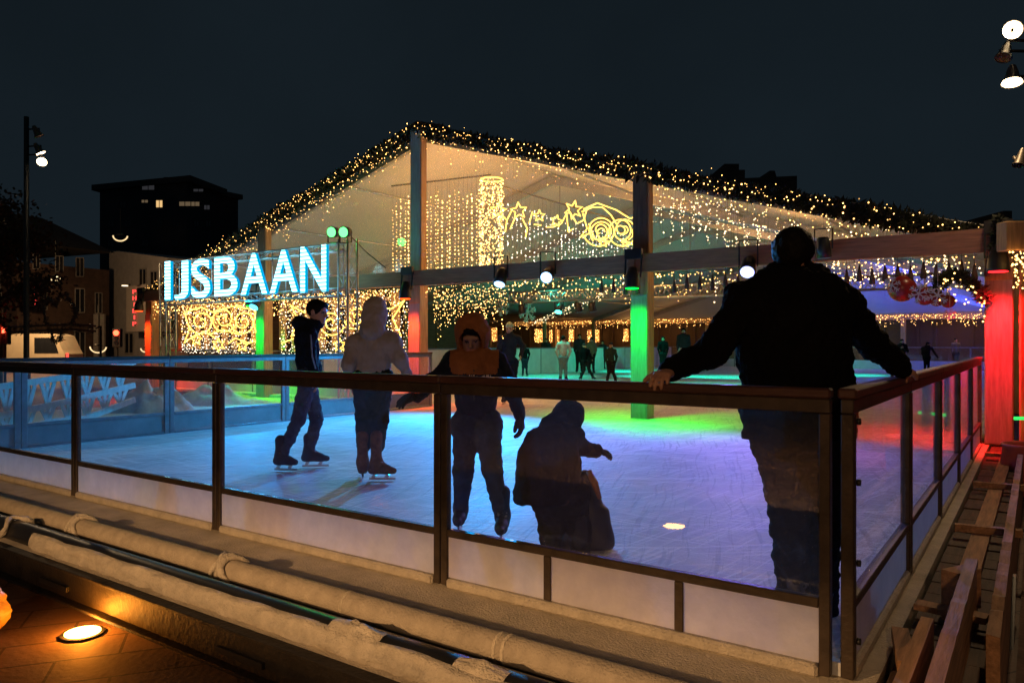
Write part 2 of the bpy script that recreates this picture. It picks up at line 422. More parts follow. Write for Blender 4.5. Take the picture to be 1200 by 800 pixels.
def hand_prims(wr, d, nrm, s, side=1, curl=.5, m=0, spread=.16, thick=1.0):
    """palm + four fingers of different lengths + thumb. d: wrist to knuckles, nrm: back of the hand, side: +1 thumb on d x nrm"""
    d = Vector(d).normalized(); nrm = Vector(nrm); nrm = (nrm - d * nrm.dot(d)).normalized(); sd = d.cross(nrm) * side
    wr = Vector(wr); t = thick
    P = []
    for i in range(4):
        o = (.030 - .020 * i) * s
        P.append(cap(wr + sd * o * .55 + d * .012 * s, wr + d * (.088 - .004 * abs(i - 1)) * s + sd * o, .0135 * s * t, .0115 * s * t, m, k=.02 * s))
    for i, ln in enumerate((.072, .080, .074, .058)):
        o = (.030 - .020 * i) * s
        p = wr + d * (.088 - .004 * abs(i - 1)) * s + sd * o; dirv = d + sd * spread * (1.2 - i) * .5; dirv.normalize()
        rr = (.0098, .0102, .0098, .0085)[i] * s * t
        ang = 0
        for j, fr in enumerate((.45, .31, .24)):
            ang += curl * (.75, 1.0, .7)[j] * (1 + .08 * i)
            dv = (dirv * math.cos(ang) - nrm * math.sin(ang)).normalized()
            q = p + dv * ln * fr * s; P.append(cap(p, q, rr * (1 - .08 * j), rr * (1 - .08 * (j + 1)), m, k=.004 * s)); p = q
    p = wr + d * .022 * s + sd * .026 * s; dv = (d * .7 + sd * .75 - nrm * .25).normalized()
    for j, ln in enumerate((.042, .034, .027)):
        q = p + dv * ln * s; P.append(cap(p, q, (.0145 - .0018 * j) * s * t, (.0128 - .0018 * j) * s * t, m, k=.008 * s)); p = q
        dv = (dv + d * .35 - nrm * .25 * curl - sd * .15).normalized()
    return P
def skate(parent, an, toe, s, bm, vox, bladem, shaft=.16, name='ice_skate', hz=0):
    """boot from above the ankle to the toe, steel blade under it (sub-part); an: ankle joint, toe: toe point on the sole line"""
    an = Vector(an); toe = Vector(toe); d = toe - an; d.z = 0; d.normalize()
    gz = .062 * s
    an.z = max(an.z, gz + .10 * s)
    heel = Vector((an.x, an.y, gz + .03 * s)) - d * .045 * s; tp = Vector((toe.x, toe.y, gz + .032 * s))
    tp = heel + d * max(.19 * s, (tp - heel).length); 
    ball = heel.lerp(tp, .68)
    P = [cap(heel + Vector((0, 0, .012)) , ball, .034 * s, .036 * s), cap(ball, tp, .038 * s, .030 * s), cap(an, heel + d * .03 * s, .044 * s, .038 * s, k=.04 * s),
         cap(an, ball + Vector((0, 0, .02 * s)), .04 * s, .03 * s, k=.05 * s), cap(an + Vector((0, 0, shaft * s)), an, .056 * s, .046 * s, k=.04 * s)]
    for i in range(4):
        z = i / 3; c = an.lerp(ball, .15 + .6 * z) + Vector((0, 0, .045 * s * (1 - z) + .024 * s)); x = d.cross(Vector((0, 0, 1))) * .02 * s
        P.append(cap(c - x, c + x, .006 * s, .006 * s, 1, k=.003))
    o = sdf_object(name, P, vox, [bm, M['frame_light']], parent, k=.02, clips=[((0, 0, gz), (0, 0, -1))])
    b = MB()
    x = heel - d * .02 * s; y = tp + d * .02 * s
    b.bar(Vector((x.x, x.y, gz - .042 * s)), Vector((y.x, y.y, gz - .042 * s)), .005, .022 * s)
    for t in (.22, .72):
        c = x.lerp(y, t); b.bar(Vector((c.x, c.y, gz - .033 * s)) - d * .02 * s, Vector((c.x, c.y, gz - .001)), .018, .03 * s, up=d)
    b.build('blade', bladem, o)
    return o
EYE = mat('eye_dark', (.02, .015, .012), .2, .1); LIP = mat('lips', (.3, .12, .09), .5, .1)
STEEL = mat('skate_steel', (.5, .5, .52), .25, .1, 8, 0, 1)
def cloth(name, c, rough=.85, var=.25, scale=9): return mat(name, c, rough, var, scale, .3, bscale=120, spec=.08)

def figure(name, label, cat, group, Y, J, s, mj, mt, mskate, fwd, headfwd, vox=.012, gauge=1.0, torso=(.165, .135), sq=.72, hem=None, hood=None, hat=None, hair=None,
           hands=None, legw=1.0, face=True, armw=1.0, mats_j=None, extra_j=(), fold=.006, boots=True, foot=None, gloves=None, upv=(0, 0, 1), mskin=None, vj=None, baggy=1.0, collar=True, shaft=.16, hipd=None, tl=.93):
    """J: joints in photo pixels + depth offset: {'head':(px,py,dy), ...}; built at its real depth Y"""
    P = {k: X3(v[0], v[1], Y + v[2]) for k, v in J.items()}
    ft = foot or Vector(((P['anL'].x + P['anR'].x) / 2, (P['anL'].y + P['anR'].y) / 2, 0))
    t = thing(name, label, cat, ft, 'W', group)
    f3 = Vector((fwd[0], fwd[1], 0)).normalized(); r3 = f3.cross(Vector((0, 0, 1)))
    fd = tuple(f3)
    ch = (P['shL'] + P['shR']) / 2; pel = (P['hpL'] + P['hpR']) / 2
    sk = 0
    B = head_prims(P['head'], headfwd, s, face=face, up=upv)
    B += [cap(P['head'] - Vector((0, 0, .05 * s)), ch + Vector((0, 0, .03 * s)), .052 * s, .062 * s, k=.03 * s), cap(P['shL'], P['shR'], .05 * s, .05 * s),
          cap(ch - Vector((0, 0, .08 * s)), pel, torso[0] * .7 * s, torso[1] * .75 * s, sq=(fd, sq))]
    for q in 'LR':
        B += [cap(P['sh' + q], P['el' + q], .043 * s, .036 * s), cap(P['el' + q], P['wr' + q], .036 * s, .026 * s),
              cap(P['hp' + q], P['kn' + q], .07 * s, .05 * s), cap(P['kn' + q], P['an' + q], .05 * s, .035 * s), ]
        if not (hands and hands.get(q)):
            hd = (P['wr' + q] - P['el' + q]).normalized(); nn = Vector((1, 0, 0)) if abs(hd.x) < .7 else Vector((0, 0, 1))
            B += hand_prims(P['wr' + q], hd, nn * (-1 if q == 'L' else 1), s, side=1, curl=.45, m=3 if gloves else 0, thick=1.25 if gloves else 1)
        else:
            B += hand_prims(P['wr' + q], *hands[q][:2], s, **hands[q][2])
    body = sdf_object('body', B, vox, [mskin or M['skin'], LIP, EYE, gloves or M['mitten']], t, k=.02)
    # jacket
    Jk = [cap(ch + (ch - pel).normalized() * .0 - Vector((0, 0, .05 * s)), ch.lerp(pel, .55), torso[0] * s * gauge, torso[1] * 1.04 * s * gauge, sq=(fd, sq)),
          cap(ch.lerp(pel, .5), pel - (ch - pel).normalized() * .12 * s, torso[1] * 1.02 * s * gauge, torso[1] * 1.06 * s * gauge * baggy, sq=(fd, sq), k=.05),
          cap(P['shL'], P['shR'], .072 * s * armw, .072 * s * armw, k=.06)]
    if collar: Jk.append(cap(ch + Vector((0, 0, .03 * s)), P['head'] - Vector((0, 0, .10 * s)), .085 * s, .07 * s, k=.06))
    for q in 'LR':
        w = P['wr' + q]
        Jk += [cap(P['sh' + q], P['el' + q], .068 * s * armw, .057 * s * armw, k=.04), cap(P['el' + q], w, .056 * s * armw, .043 * s * armw, k=.03)]
        dd = (w - P['el' + q]).normalized(); Jk.append(cap(w - dd * .015, w, .042 * s * armw, .042 * s * armw, k=.004))
    Jk += list(extra_j(P) if callable(extra_j) else extra_j)
    hz = hem if hem is not None else pel.z - .06 * s
    cl = [((0, 0, hz), (0, 0, -1))] if all(P['wr' + q].z > hz + .05 for q in 'LR') else []
    if not cl:   # hem below the arms only: cut the trunk pieces, not the sleeves
        Jk[1] = cap(ch.lerp(pel, .5), Vector((pel.x, pel.y, hz + torso[1] * s * gauge * .55)), torso[1] * 1.02 * s * gauge, torso[1] * 1.02 * s * gauge, sq=(fd, sq), k=.05)
    sdf_object('jacket', Jk, vj or vox, mats_j or [mj], t, k=.03, clips=cl, fold=fold * s, seed=len(label))
    T = [cap(P['hpL'], P['hpR'], .112 * s * legw, .112 * s * legw, sq=(fd, .9)), cap(pel, pel + Vector((0, 0, .12 * s)), torso[1] * .98 * s, torso[1] * .95 * s, sq=(fd, sq))]
    for q in 'LR':
        low = P['kn' + q].lerp(P['an' + q], tl if boots else 1.0)
        T += [cap(P['hp' + q], P['kn' + q], .098 * s * legw, .07 * s * legw, k=.05), cap(P['kn' + q], low, .07 * s * legw, .054 * s * legw, k=.03)]
    sdf_object('trousers', T, vj or vox, [mt], t, k=.03, fold=fold * .8 * s, ffreq=(12, 12, 16), seed=3 + len(label))
    if boots:
        for q in 'LR': skate(t, P['an' + q], P['to' + q], s, mskate, vox, STEEL, shaft=shaft)
    r, f, u = basis(headfwd, upv); A = lambda x, y, z: P['head'] + (r * x + f * y + u * z) * s; rot = np.array([r, f, u]).T
    if hair: sdf_object('hair', [ell(A(0, -.018, .035), np.array((.088, .104, .098)) * s, 0, rot), ell(A(0, .065, .085), np.array((.066, .036, .026)) * s, 0, rot, k=.03),
                                 ell(A(0, .085, -.055), np.array((.08, .085, .115)) * s, 0, rot, op='sub')], vox, [hair], t, k=.02, fold=.006, ffreq=(40, 40, 25))
    if hat: sdf_object('knit_hat', [ell(A(0, -.015, .05), np.array((.09, .106, .095)) * s, 0, rot), cap(A(0, -.02, .13), A(0, -.03, .15), .02 * s, .012 * s, k=.03)], vox, [hat], t, k=.02, clips=[(tuple(A(0, 0, .025)), tuple(-u))])
    if hood: sdf_object('hood', hood(A, rot, P), vox, [mats_j[0] if mats_j else mj], t, k=.03, fold=fold * s * .8, ffreq=(12, 12, 12))
    return t, P
FRONT_W = 520; WASH_W = 1000
# ---------------------------------------------------------------- world, camera
wd = bpy.data.worlds.new("World"); S.world = wd; wd.use_nodes = True
nt = wd.node_tree; nt.nodes.clear()
out = nt.nodes.new('ShaderNodeOutputWorld')
sky = nt.nodes.new('ShaderNodeTexSky'); sky.sky_type = 'NISHITA'; sky.sun_disc = False; sky.sun_elevation = R(-7); sky.sun_rotation = R(200)
bg = nt.nodes.new('ShaderNodeBackground'); bg.inputs[1].default_value = .05
nt.links.new(sky.outputs[0], bg.inputs[0])
bg2 = nt.nodes.new('ShaderNodeBackground'); bg2.inputs[0].default_value = (.28, .47, .64, 1); bg2.inputs[1].default_value = .0185   # city glow in the cloud
tcw = nt.nodes.new('ShaderNodeTexCoord'); cn = nt.nodes.new('ShaderNodeTexNoise'); cn.inputs['Scale'].default_value = 2.2; cn.inputs['Detail'].default_value = 5; nt.links.new(tcw.outputs['Generated'], cn.inputs['Vector'])   # low cloud
sx = nt.nodes.new('ShaderNodeSeparateXYZ'); nt.links.new(tcw.outputs['Generated'], sx.inputs[0])
hz = nt.nodes.new('ShaderNodeMapRange'); hz.inputs[1].default_value = 0; hz.inputs[2].default_value = .5; hz.inputs[3].default_value = .25; hz.inputs[4].default_value = 0; nt.links.new(sx.outputs['Z'], hz.inputs[0])
cm = nt.nodes.new('ShaderNodeMath'); cm.operation = 'MULTIPLY_ADD'; nt.links.new(cn.outputs[0], cm.inputs[0]); cm.inputs[1].default_value = .9; cm.inputs[2].default_value = .5
ca = nt.nodes.new('ShaderNodeMath'); ca.operation = 'ADD'; nt.links.new(cm.outputs[0], ca.inputs[0]); nt.links.new(hz.outputs[0], ca.inputs[1])
cs = nt.nodes.new('ShaderNodeMath'); cs.operation = 'MULTIPLY'; nt.links.new(ca.outputs[0], cs.inputs[0]); cs.inputs[1].default_value = .0195; nt.links.new(cs.outputs[0], bg2.inputs[1])
ad = nt.nodes.new('ShaderNodeAddShader'); nt.links.new(bg.outputs[0], ad.inputs[0]); nt.links.new(bg2.outputs[0], ad.inputs[1]); nt.links.new(ad.outputs[0], out.inputs[0])
cam = bpy.data.cameras.new('camera'); cam.lens = 36 * F / 1200; cam.sensor_width = 36; cam.sensor_fit = 'HORIZONTAL'; cam.clip_start = .05; cam.clip_end = 2000
cam.shift_y = 2 / 1200
co = bpy.data.objects.new('camera', cam); COL.objects.link(co); co.location = (0, 0, HC); co.rotation_euler = (R(90), 0, 0); S.camera = co
S.view_settings.view_transform = 'Standard'; S.view_settings.look = 'None'; S.view_settings.gamma = 1; S.view_settings.exposure = .22
lamp('SUN', 'moon_light', (0, 0, 50), (.7, .8, 1), .004, target=(5, 20, 0), size=.01)
S.cycles.use_denoising = True; S.cycles.max_bounces = 8; S.cycles.transparent_max_bounces = 24; S.cycles.sample_clamp_indirect = 4
S.cycles.use_light_tree = True

# ---------------------------------------------------------------- ground
GZ = -.34
def paving():
    m = mat('paving', (.14, .085, .055), .75, .35, .8, .3, bscale=30); nt = m.node_tree
    b = [n for n in nt.nodes if n.type == 'BSDF_PRINCIPLED'][0]; src = b.inputs['Base Color'].links[0].from_socket
    tc = N(nt, 'ShaderNodeTexCoord'); mp = N(nt, 'ShaderNodeMapping'); mp.inputs['Rotation'].default_value = (0, 0, R(-20)); nt.links.new(tc.outputs['Object'], mp.inputs[0])
    br = N(nt, 'ShaderNodeTexBrick'); br.inputs['Scale'].default_value = 1.0; br.inputs['Brick Width'].default_value = .6; br.inputs['Row Height'].default_value = .3; br.inputs['Mortar Size'].default_value = .008
    br.inputs['Color1'].default_value = (1, 1, 1, 1); br.inputs['Color2'].default_value = (.75, .75, .75, 1); br.inputs['Mortar'].default_value = (.3, .3, .3, 1)
    nt.links.new(mp.outputs[0], br.inputs['Vector'])
    mx = N(nt, 'ShaderNodeMixRGB', blend_type='MULTIPLY'); mx.inputs[0].default_value = 1; nt.links.new(src, mx.inputs[1]); nt.links.new(br.outputs[0], mx.inputs[2]); nt.links.new(mx.outputs[0], b.inputs['Base Color'])
    return m
g = MB(); g.box((-400, -60, GZ - .5), (400, 700, GZ)); tag(g.build('ground', paving()), kind='structure')

# ice
def ice_mat():
    m, nt, out = new_mat('ice'); b = N(nt, 'ShaderNodeBsdfPrincipled'); b.inputs['Specular IOR Level'].default_value = .14
    tc = N(nt, 'ShaderNodeTexCoord')
    n1 = N(nt, 'ShaderNodeTexNoise'); n1.inputs['Scale'].default_value = .9; n1.inputs['Detail'].default_value = 8; n1.inputs['Roughness'].default_value = .7; nt.links.new(tc.outputs['Object'], n1.inputs['Vector'])
    cr = N(nt, 'ShaderNodeValToRGB'); cr.color_ramp.elements[0].position = .35; cr.color_ramp.elements[1].position = .7
    cr.color_ramp.elements[0].color = (.42, .45, .48, 1); cr.color_ramp.elements[1].color = (.66, .68, .70, 1); nt.links.new(n1.outputs[0], cr.inputs[0])
    last = cr.outputs[0]; hs = None
    for i, (rot, sc, lo, hi) in enumerate(((48, (.8, 22, 1), .54, .62), (-38, (.8, 24, 1), .56, .63), (75, (.7, 20, 1), .56, .64), (4, (.4, 12, 1), .56, .64))):
        mp = N(nt, 'ShaderNodeMapping', vector_type='TEXTURE'); mp.inputs['Rotation'].default_value = (0, 0, R(rot)); mp.inputs['Scale'].default_value = tuple(1 / q for q in sc)
        wn = N(nt, 'ShaderNodeTexNoise'); wn.inputs['Scale'].default_value = .5; nt.links.new(tc.outputs['Object'], wn.inputs['Vector'])
        mixv = N(nt, 'ShaderNodeMixRGB', blend_type='ADD'); mixv.inputs[0].default_value = .35; nt.links.new(tc.outputs['Object'], mixv.inputs[1]); nt.links.new(wn.outputs['Color'], mixv.inputs[2])
        nt.links.new(mixv.outputs[0], mp.inputs[0])
        v = N(nt, 'ShaderNodeTexNoise'); v.inputs['Scale'].default_value = 1.6; v.inputs['Detail'].default_value = 4; nt.links.new(mp.outputs[0], v.inputs['Vector'])
        mr = N(nt, 'ShaderNodeMapRange'); mr.inputs[1].default_value = lo; mr.inputs[2].default_value = hi; nt.links.new(v.outputs[0], mr.inputs[0])
        mx = N(nt, 'ShaderNodeMixRGB'); mx.inputs[2].default_value = (.9, .9, .9, 1) if i != 2 else (.34, .37, .40, 1)
        ml = N(nt, 'ShaderNodeMath', operation='MULTIPLY'); ml.inputs[1].default_value = .6; nt.links.new(mr.outputs[0], ml.inputs[0]); nt.links.new(ml.outputs[0], mx.inputs[0]); nt.links.new(last, mx.inputs[1]); last = mx.outputs[0]
        if hs is None: hs = mr.outputs[0]
        else:
            a = N(nt, 'ShaderNodeMath', operation='ADD'); nt.links.new(hs, a.inputs[0]); nt.links.new(mr.outputs[0], a.inputs[1]); hs = a.outputs[0]
    nt.links.new(last, b.inputs['Base Color'])
    n3 = N(nt, 'ShaderNodeTexNoise'); n3.inputs['Scale'].default_value = 45; n3.inputs['Detail'].default_value = 4; nt.links.new(tc.outputs['Object'], n3.inputs['Vector'])
    a = N(nt, 'ShaderNodeMath', operation='MULTIPLY_ADD'); nt.links.new(hs, a.inputs[0]); a.inputs[1].default_value = -.5; nt.links.new(n3.outputs[0], a.inputs[2])
    bp = N(nt, 'ShaderNodeBump'); bp.inputs['Strength'].default_value = .3; bp.inputs['Distance'].default_value = .01; nt.links.new(a.outputs[0], bp.inputs['Height']); nt.links.new(bp.outputs[0], b.inputs['Normal'])
    mr = N(nt, 'ShaderNodeMapRange'); mr.inputs[3].default_value = .38; mr.inputs[4].default_value = .75; nt.links.new(n1.outputs[0], mr.inputs[0]); nt.links.new(mr.outputs[0], b.inputs['Roughness'])
    nt.links.new(b.outputs[0], out.inputs[0]); return m
BF = 9.03; BAY = 5.3; AR = .21; AL = AR - 4 * BAY; AM = AR - 2 * BAY; BB = 41.6; LF = -9.8
ice = MB()
pl = [(0.0, .03), (LF, .03), (LF, BF - .1), (AL + .3, BF - .1), (AL + .3, BB - .4), (0.0, BB - .4)]
ice.prism([W(a, b, -.055) for a, b in pl][::-1], (0, 0, .055)); io = ice.build('ice', ice_mat()); tag(io, kind='structure')
p = MB(); p.box((-16, -1.04, -.235), (.10, BF + 33, -.06)); 
po = p.build('platform', M['pad']); po.location = W(0, 0, 0); po.rotation_euler = (0, 0, TH); tag(po, kind='structure')

# ---------------------------------------------------------------- fence
def fence_panel(label, p0, p1, axis, group, k=0, stubs=(), cap_m='rail_wood', fr='frame', gl='glass', zl=.225, zt=1.09, w=.045, sink=-.05, endgap=0.0, board='board', postw=.045):
    """one glazed panel from p0 to p1 along 'a' (axis 0) or 'b' (axis 1) in the rink frame, other coordinate k"""
    def bx(mb, s0, s1, d0, d1, z0, z1, bev=.004):
        if axis == 0: mb.box((s0, k + d0, z0), (s1, k + d1, z1), 0, bev)
        else: mb.box((k + d0, s0, z0), (k + d1, s1, z1), 0, bev)
    s0, s1 = p0 + .004, p1 - .004; h = w / 2
    t = thing('fence_panel', label, 'fence panel', ((s0 + s1) / 2, k, sink) if axis == 0 else (k, (s0 + s1) / 2, sink), 'R', group)
    for a, b in ((s0, s0 + postw), (s1 - postw, s1)):
        m = MB(); bx(m, a, b, -h, h, sink, zt - .06); m.build('post', M[fr], t)
    m = MB(); bx(m, s0, s1, -h, h, zt - .058, zt); m.build('top_frame', M[fr], t)
    m = MB(); bx(m, s0 - .003, s1 + .003, -h - .012, h + .012, zt + .002, zt + .045, .008); m.build('top_rail', M[cap_m], t)
    m = MB(); bx(m, s0 + postw + .001, s1 - postw - .001, -h + .002, h - .002, zl, zl + .042); m.build('lower_rail', M[fr], t)
    m = MB(); bx(m, s0 + postw + .002, s1 - postw - .002, -.005, .005, zl + .044, zt - .06, 0); m.build('glass_pane', M[gl], t)
    m = MB(); bx(m, s0 + postw + .002, s1 - postw - .002, -.006, .006, sink + .045, zl - .002, 0); m.build('kick_board', M[board], t)
    m = MB(); bx(m, s0 + postw + .002, s1 - postw - .002, -h - .015, h + .004, sink - .012, sink + .043, .012); m.build('base_rail', M['frost' if fr == 'frame' else fr], t)
    for x in stubs:
        m = MB(); bx(m, x - .022, x + .022, -h + .004, -.008, sink + .045, zl - .001); m.build('stub_post', M[fr], t)
    return t
GL = 'glass fence panels around the open rink'
LP = 2.15
names = ['front glass fence panel right under the big man in black with two short stub posts', 'second front fence panel from the near corner, in front of the grey hoodie skater',
         'front glass fence panel low at the left with white lattice railing seen through it', 'front glass fence panel cut by the left edge of the photo']
for i in range(4):
    fence_panel(names[i], -LP * (i + 1) - (0.0), -LP * i - (.055 if i == 0 else 0), 0, GL, 0, stubs=(-LP / 3, -LP * 2 / 3) if i == 0 else ())
fence_panel('short end panel of the front glass fence out past the left edge', LF, -LP * 4, 0, GL, 0)
rn = ['right side glass fence panel starting at the near corner post', 'second glass panel of the right side fence beyond the corner', 'third glass panel of the right side fence beside the timber formwork',
      'fourth glass panel of the right side fence before the red pillar', 'last glass panel of the right side fence ending at the red pillar']
RS = 1.71
for i in range(5): fence_panel(rn[i], -.02 + RS * i + .02, -.02 + RS * (i + 1) + .02, 1, GL, .0 if i else .0, w=.05, postw=.06)
xs = [0.03] + [PA(x, 402, LF).y for x in (24, 198, 334, 452)] + [BF - .35]
t = thing('corner_clamp', 'dark bolts clamping the two fence frames at the near corner', 'bolts', (.03, .08, 0), 'R')
for z in (.1, .42, .75, 1.0):
    m = MB(); m.tube([(.03, .045, z), (.045, .045, z)], .014, 10); m.build('bolt', M['black'], t, True)
ln = ['left fence panel nearest the front corner with dark steel posts', 'left side glass fence panel in front of the white lattice railing', 'glazed gate panel in the left fence below the glowing sign', 'left side glass fence panel behind the two standing boys',
      'last left side fence panel ending at the orange red pillar']
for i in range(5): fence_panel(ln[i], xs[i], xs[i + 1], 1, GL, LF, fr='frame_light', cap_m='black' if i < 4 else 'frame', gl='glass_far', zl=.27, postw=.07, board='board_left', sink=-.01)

# ---------------------------------------------------------------- pipes along the foot of the front fence
def frost_sheath(name, a0, a1, b, z, r, parent, t0, t1, th=.02, seed=0, step=.025):
    m = MB(); na = int((a1 - a0) / step); nk = 14
    for i in range(na + 1):
        a = a0 + (a1 - a0) * i / na
        e = min(1, min(i, na - i) / 6 + .15)
        w0 = t0 + .25 * noise.noise(Vector((a * 2.1, seed, 3))); w1 = t1 + .18 * noise.noise(Vector((a * 3, seed, 9)))
        for k in range(nk + 1):
            t = w0 + (w1 - w0) * k / nk
            ed = min(1, min(k, nk - k) / 3 + .0)
            rr = r + ed * e * (th * (1.0 + .8 * noise.fractal(Vector((a * 7, t * 3, seed)), .7, 2, 4))) - (.004 if k in (0, nk) else 0)
            m.v.append((a, b - math.cos(t) * rr, z + math.sin(t) * rr))
    for i in range(na):
        for k in range(nk):
            q = i * (nk + 1) + k; m.f.append((q, q + 1, q + nk + 2, q + nk + 1)); m.m.append(0)
    return m.build(name, M['frost'], parent, True)
B1, Z1, R1 = -.90, -.045, .088
B2, Z2, R2 = -.655, .004, .064
t = thing('black_pipe', 'thick black pipe crusted with frost along the platform edge', 'pipe', (-6, B1, Z1 - R1), 'R', 'cooling pipes along the front of the rink')
m = MB(); m.tube([(-16 + .4 * i, B1, Z1) for i in range(42)], R1, 28); m.build('pipe_body', M['black_pipe'], t, True)
def aat(px, b, z): return PB(px, 402, b).x
frost_sheath('frost_crust', aat(50, B1, 0), aat(640, B1, 0), B1, Z1, R1, t, -.6, 1.02, .02, 1)
frost_sheath('frost_patch', aat(395, B1, 0), aat(455, B1, 0), B1, Z1, R1, t, .5, 1.7, .03, 5)
frost_sheath('frost_patch', aat(540, B1, 0), aat(600, B1, 0), B1, Z1, R1, t, .6, 1.6, .02, 8)
frost_sheath('frost_patch', aat(-400, B1, 0), aat(5, B1, 0), B1, Z1, R1, t, -.5, .9, .016, 11)
for px in (20,):
    c = aat(px, B1, 0); mm = MB()
    mm.tube([(c + .045 * math.sin(k), B1 - (R1 + .018) * math.cos(k * .3), Z1 + (R1 + .018) * math.sin(k * .3)) for k in range(-3, 11)], [.018 + .006 * math.sin(k * 2) for k in range(14)], 8); mm.build('frost_ring', M['frost'], t, True)
t = thing('frosted_pipe', 'pale frosted pipe with rope tied joints lying behind the black pipe', 'pipe', (-6, B2, Z2 - R2), 'R', 'cooling pipes along the front of the rink')
m = MB(); m.tube([(-16 + .4 * i, B2, Z2) for i in range(42)], R2, 24); m.build('pipe_body', M['tan_pipe'], t, True)
for px in (95, 268):
    c = aat(px, B2, 0); mm = MB(); random.seed(px)
    for j in range(4):
        o = -.05 + .033 * j
        mm.tube([(c + o + .03 * math.sin(k * .8 + j) + .02 * (random.random() - .5), B2 - (R2 + .014) * math.cos(k * .42), Z2 + (R2 + .016) * math.sin(k * .42)) for k in range(-2, 9)], [.013 + .008 * random.random() for _ in range(11)], 7)
    mm.ball((c, B2 + .02, Z2 + R2 + .012), .03, 0, 10, 6, (1.5, 1, .7))
    mm.build('rope_joint', M['frost'], t, True)
for px in (-60, 410, 588, 598):
    c = aat(px, B2, 0); mm = MB(); mm.tube([(c - .008, B2, Z2), (c + .008, B2, Z2)], R2 + .004, 24); mm.build('pipe_band', M['pad'], t, True)
# steel edge beam carrying the platform
t = thing('edge_beam', 'dark steel channel under the platform edge below the pipes', 'steel beam', (-6, -1.06, GZ), 'R')
m = MB(); m.box((-15.9, -1.075, -.245), (.09, -1.045, -.075), 0, .004); m.build('web', M['dark_steel'], t)
m = MB(); m.box((-15.9, -1.12, -.265), (.09, -1.045, -.247), 0, .003); m.build('bottom_flange', M['dark_steel'], t)
m = MB(); m.box((-15.9, -1.11, -.0735), (.09, -1.045, -.058), 0, .003); m.build('top_flange', M['dark_steel'], t)
for i in range(8):
    a = -.6 - i * 1.9; m = MB(); m.box((a - .18, -1.095, -.20), (a + .18, -1.077, -.17)); m.build('handle_slot', M['black'], t)
    m = MB(); m.box((a - .75, -1.02, GZ), (a - .55, -.7, -.27)); m.build('timber_block', M['dark_wood'], t)
# ground lights in the paving
def ground_light(label, P, gain=26, vis=True):
    t = thing('ground_light', label, 'ground light', (P[0], P[1], GZ), 'W', 'round ground lights in the paving')
    m = MB(); m.tube([(P[0], P[1], GZ + .002), (P[0], P[1], GZ + .012)], .115, 28); m.build('rim', M['dark_steel'], t)
    m = MB(); m.tube([(P[0], P[1], GZ + .013), (P[0], P[1], GZ + .017)], .092, 28); m.build('lens', emit('ground_lens', (1, .52, .1), gain, True), t)
    if vis: lamp('POINT', 'ground_glow', (P[0], P[1], GZ + .10), (1, .28, .02), 13, size=.012, parent=t)
P = X3(97, 743, 1.32 * 0 + (HC - GZ) * F / 341)
ground_light('lit round lamp set into the paving at the bottom left', P)
ground_light('lit round lamp in the paving mirrored as a glow in the front glass', (-2.08, 1.70), 40, False)
# pipe end and orange bag at the lower left
m = MB(); q0 = X3(60, 830, 3.2); q1 = X3(122, 785, 3.35); m.tube([Vector((q0.x - .25, q0.y - .1, GZ + .05)), (q0.x, q0.y, GZ + .05), (q1.x, q1.y, GZ + .05)], .042, 18)
single(m, 'pipe_stub', M['black_pipe'], 'short black pipe end lying on the paving at the bottom', 'pipe', smooth=True)
q = X3(-22, 690, 4.2)
sdf_object
m = MB(); 
def sack():
    o = Vector((q.x, q.y, GZ)); ORG['sack_tmp'] = tuple(o)
    P_ = [ell((o.x, o.y, GZ + .14), (.13, .11, .13), 0), ell((o.x + .02, o.y, GZ + .22), (.08, .07, .09), 0, k=.06)]
    class T: name = 'sack_tmp'
    e = sdf_object('sack', P_, .012, [mat('yellow_plastic', (.6, .33, .05), .5, .2, 6, .3)], None, fold=.02, ffreq=(9, 9, 9))
    tag(e, 'yellow plastic sack cut by the left edge beside the ground lamp', 'sack'); return e
sack()

# ---------------------------------------------------------------- timber formwork on the right
def plank(label, p0, p1, w, h, up=(0, 0, 1), m='raw_wood', rag=.0, group='loose timbers beside the right fence', seed=0, nseg=10):
    p0 = Vector(p0); p1 = Vector(p1); d = p1 - p0; L = d.length; d.normalize(); r = d.cross(Vector(up)).normalized(); t = r.cross(d).normalized()
    mb = MB(); random.seed(seed)
    for i in range(nseg + 1):
        c = p0 + d * L * i / nseg
        j = rag * noise.noise(Vector((i * .9, seed, 0))); 
        for sx, sy in ((-1, 0), (1, 0), (1, 1), (-1, 1)):
            mb.v.append(tuple(c + r * (w / 2 * sx) + t * (h * sy + (j if sy else 0) + (rag * .3 * random.random() if sy else 0))))
    for i in range(nseg):
        for k in range(4): a = i * 4 + k; b = i * 4 + (k + 1) % 4; mb.f.append((a, b, b + 4, a + 4)); mb.m.append(0)
    mb.f.append((3, 2, 1, 0)); mb.m.append(0); e = nseg * 4; mb.f.append((e, e + 1, e + 2, e + 3)); mb.m.append(0)
    o = single(mb, 'plank', M[m], label, 'plank', 'R', group); return o
t = thing('walkway', 'rough timber walkway floor between the right fence and the formwork boards', 'walkway', (.37, 4, -.2), 'R')
for i in range(44):
    b0 = -1.4 + i * .24; mb = MB(); random.seed(i); mb.box((.125, b0 + .004, -.12 + .008 * random.random()), (.43 + .02 * random.random(), b0 + .232, -.08 + .012 * random.random()), 0, .004)
    mb.build('floor_plank', M['dark_wood'], t)
plank('long plank lying lengthwise on the timber walkway', (.30, 1.0, -.055), (.33, 7.2, -.055), .11, .03, seed=3)
plank('crosswise batten on the walkway nearest the viewer', (.13, 1.02, -.022), (.44, .98, -.022), .09, .03, seed=4)
plank('crosswise batten on the walkway beside the second fence panel', (.15, 2.95, -.022), (.55, 3.0, -.022), .06, .05, seed=5)
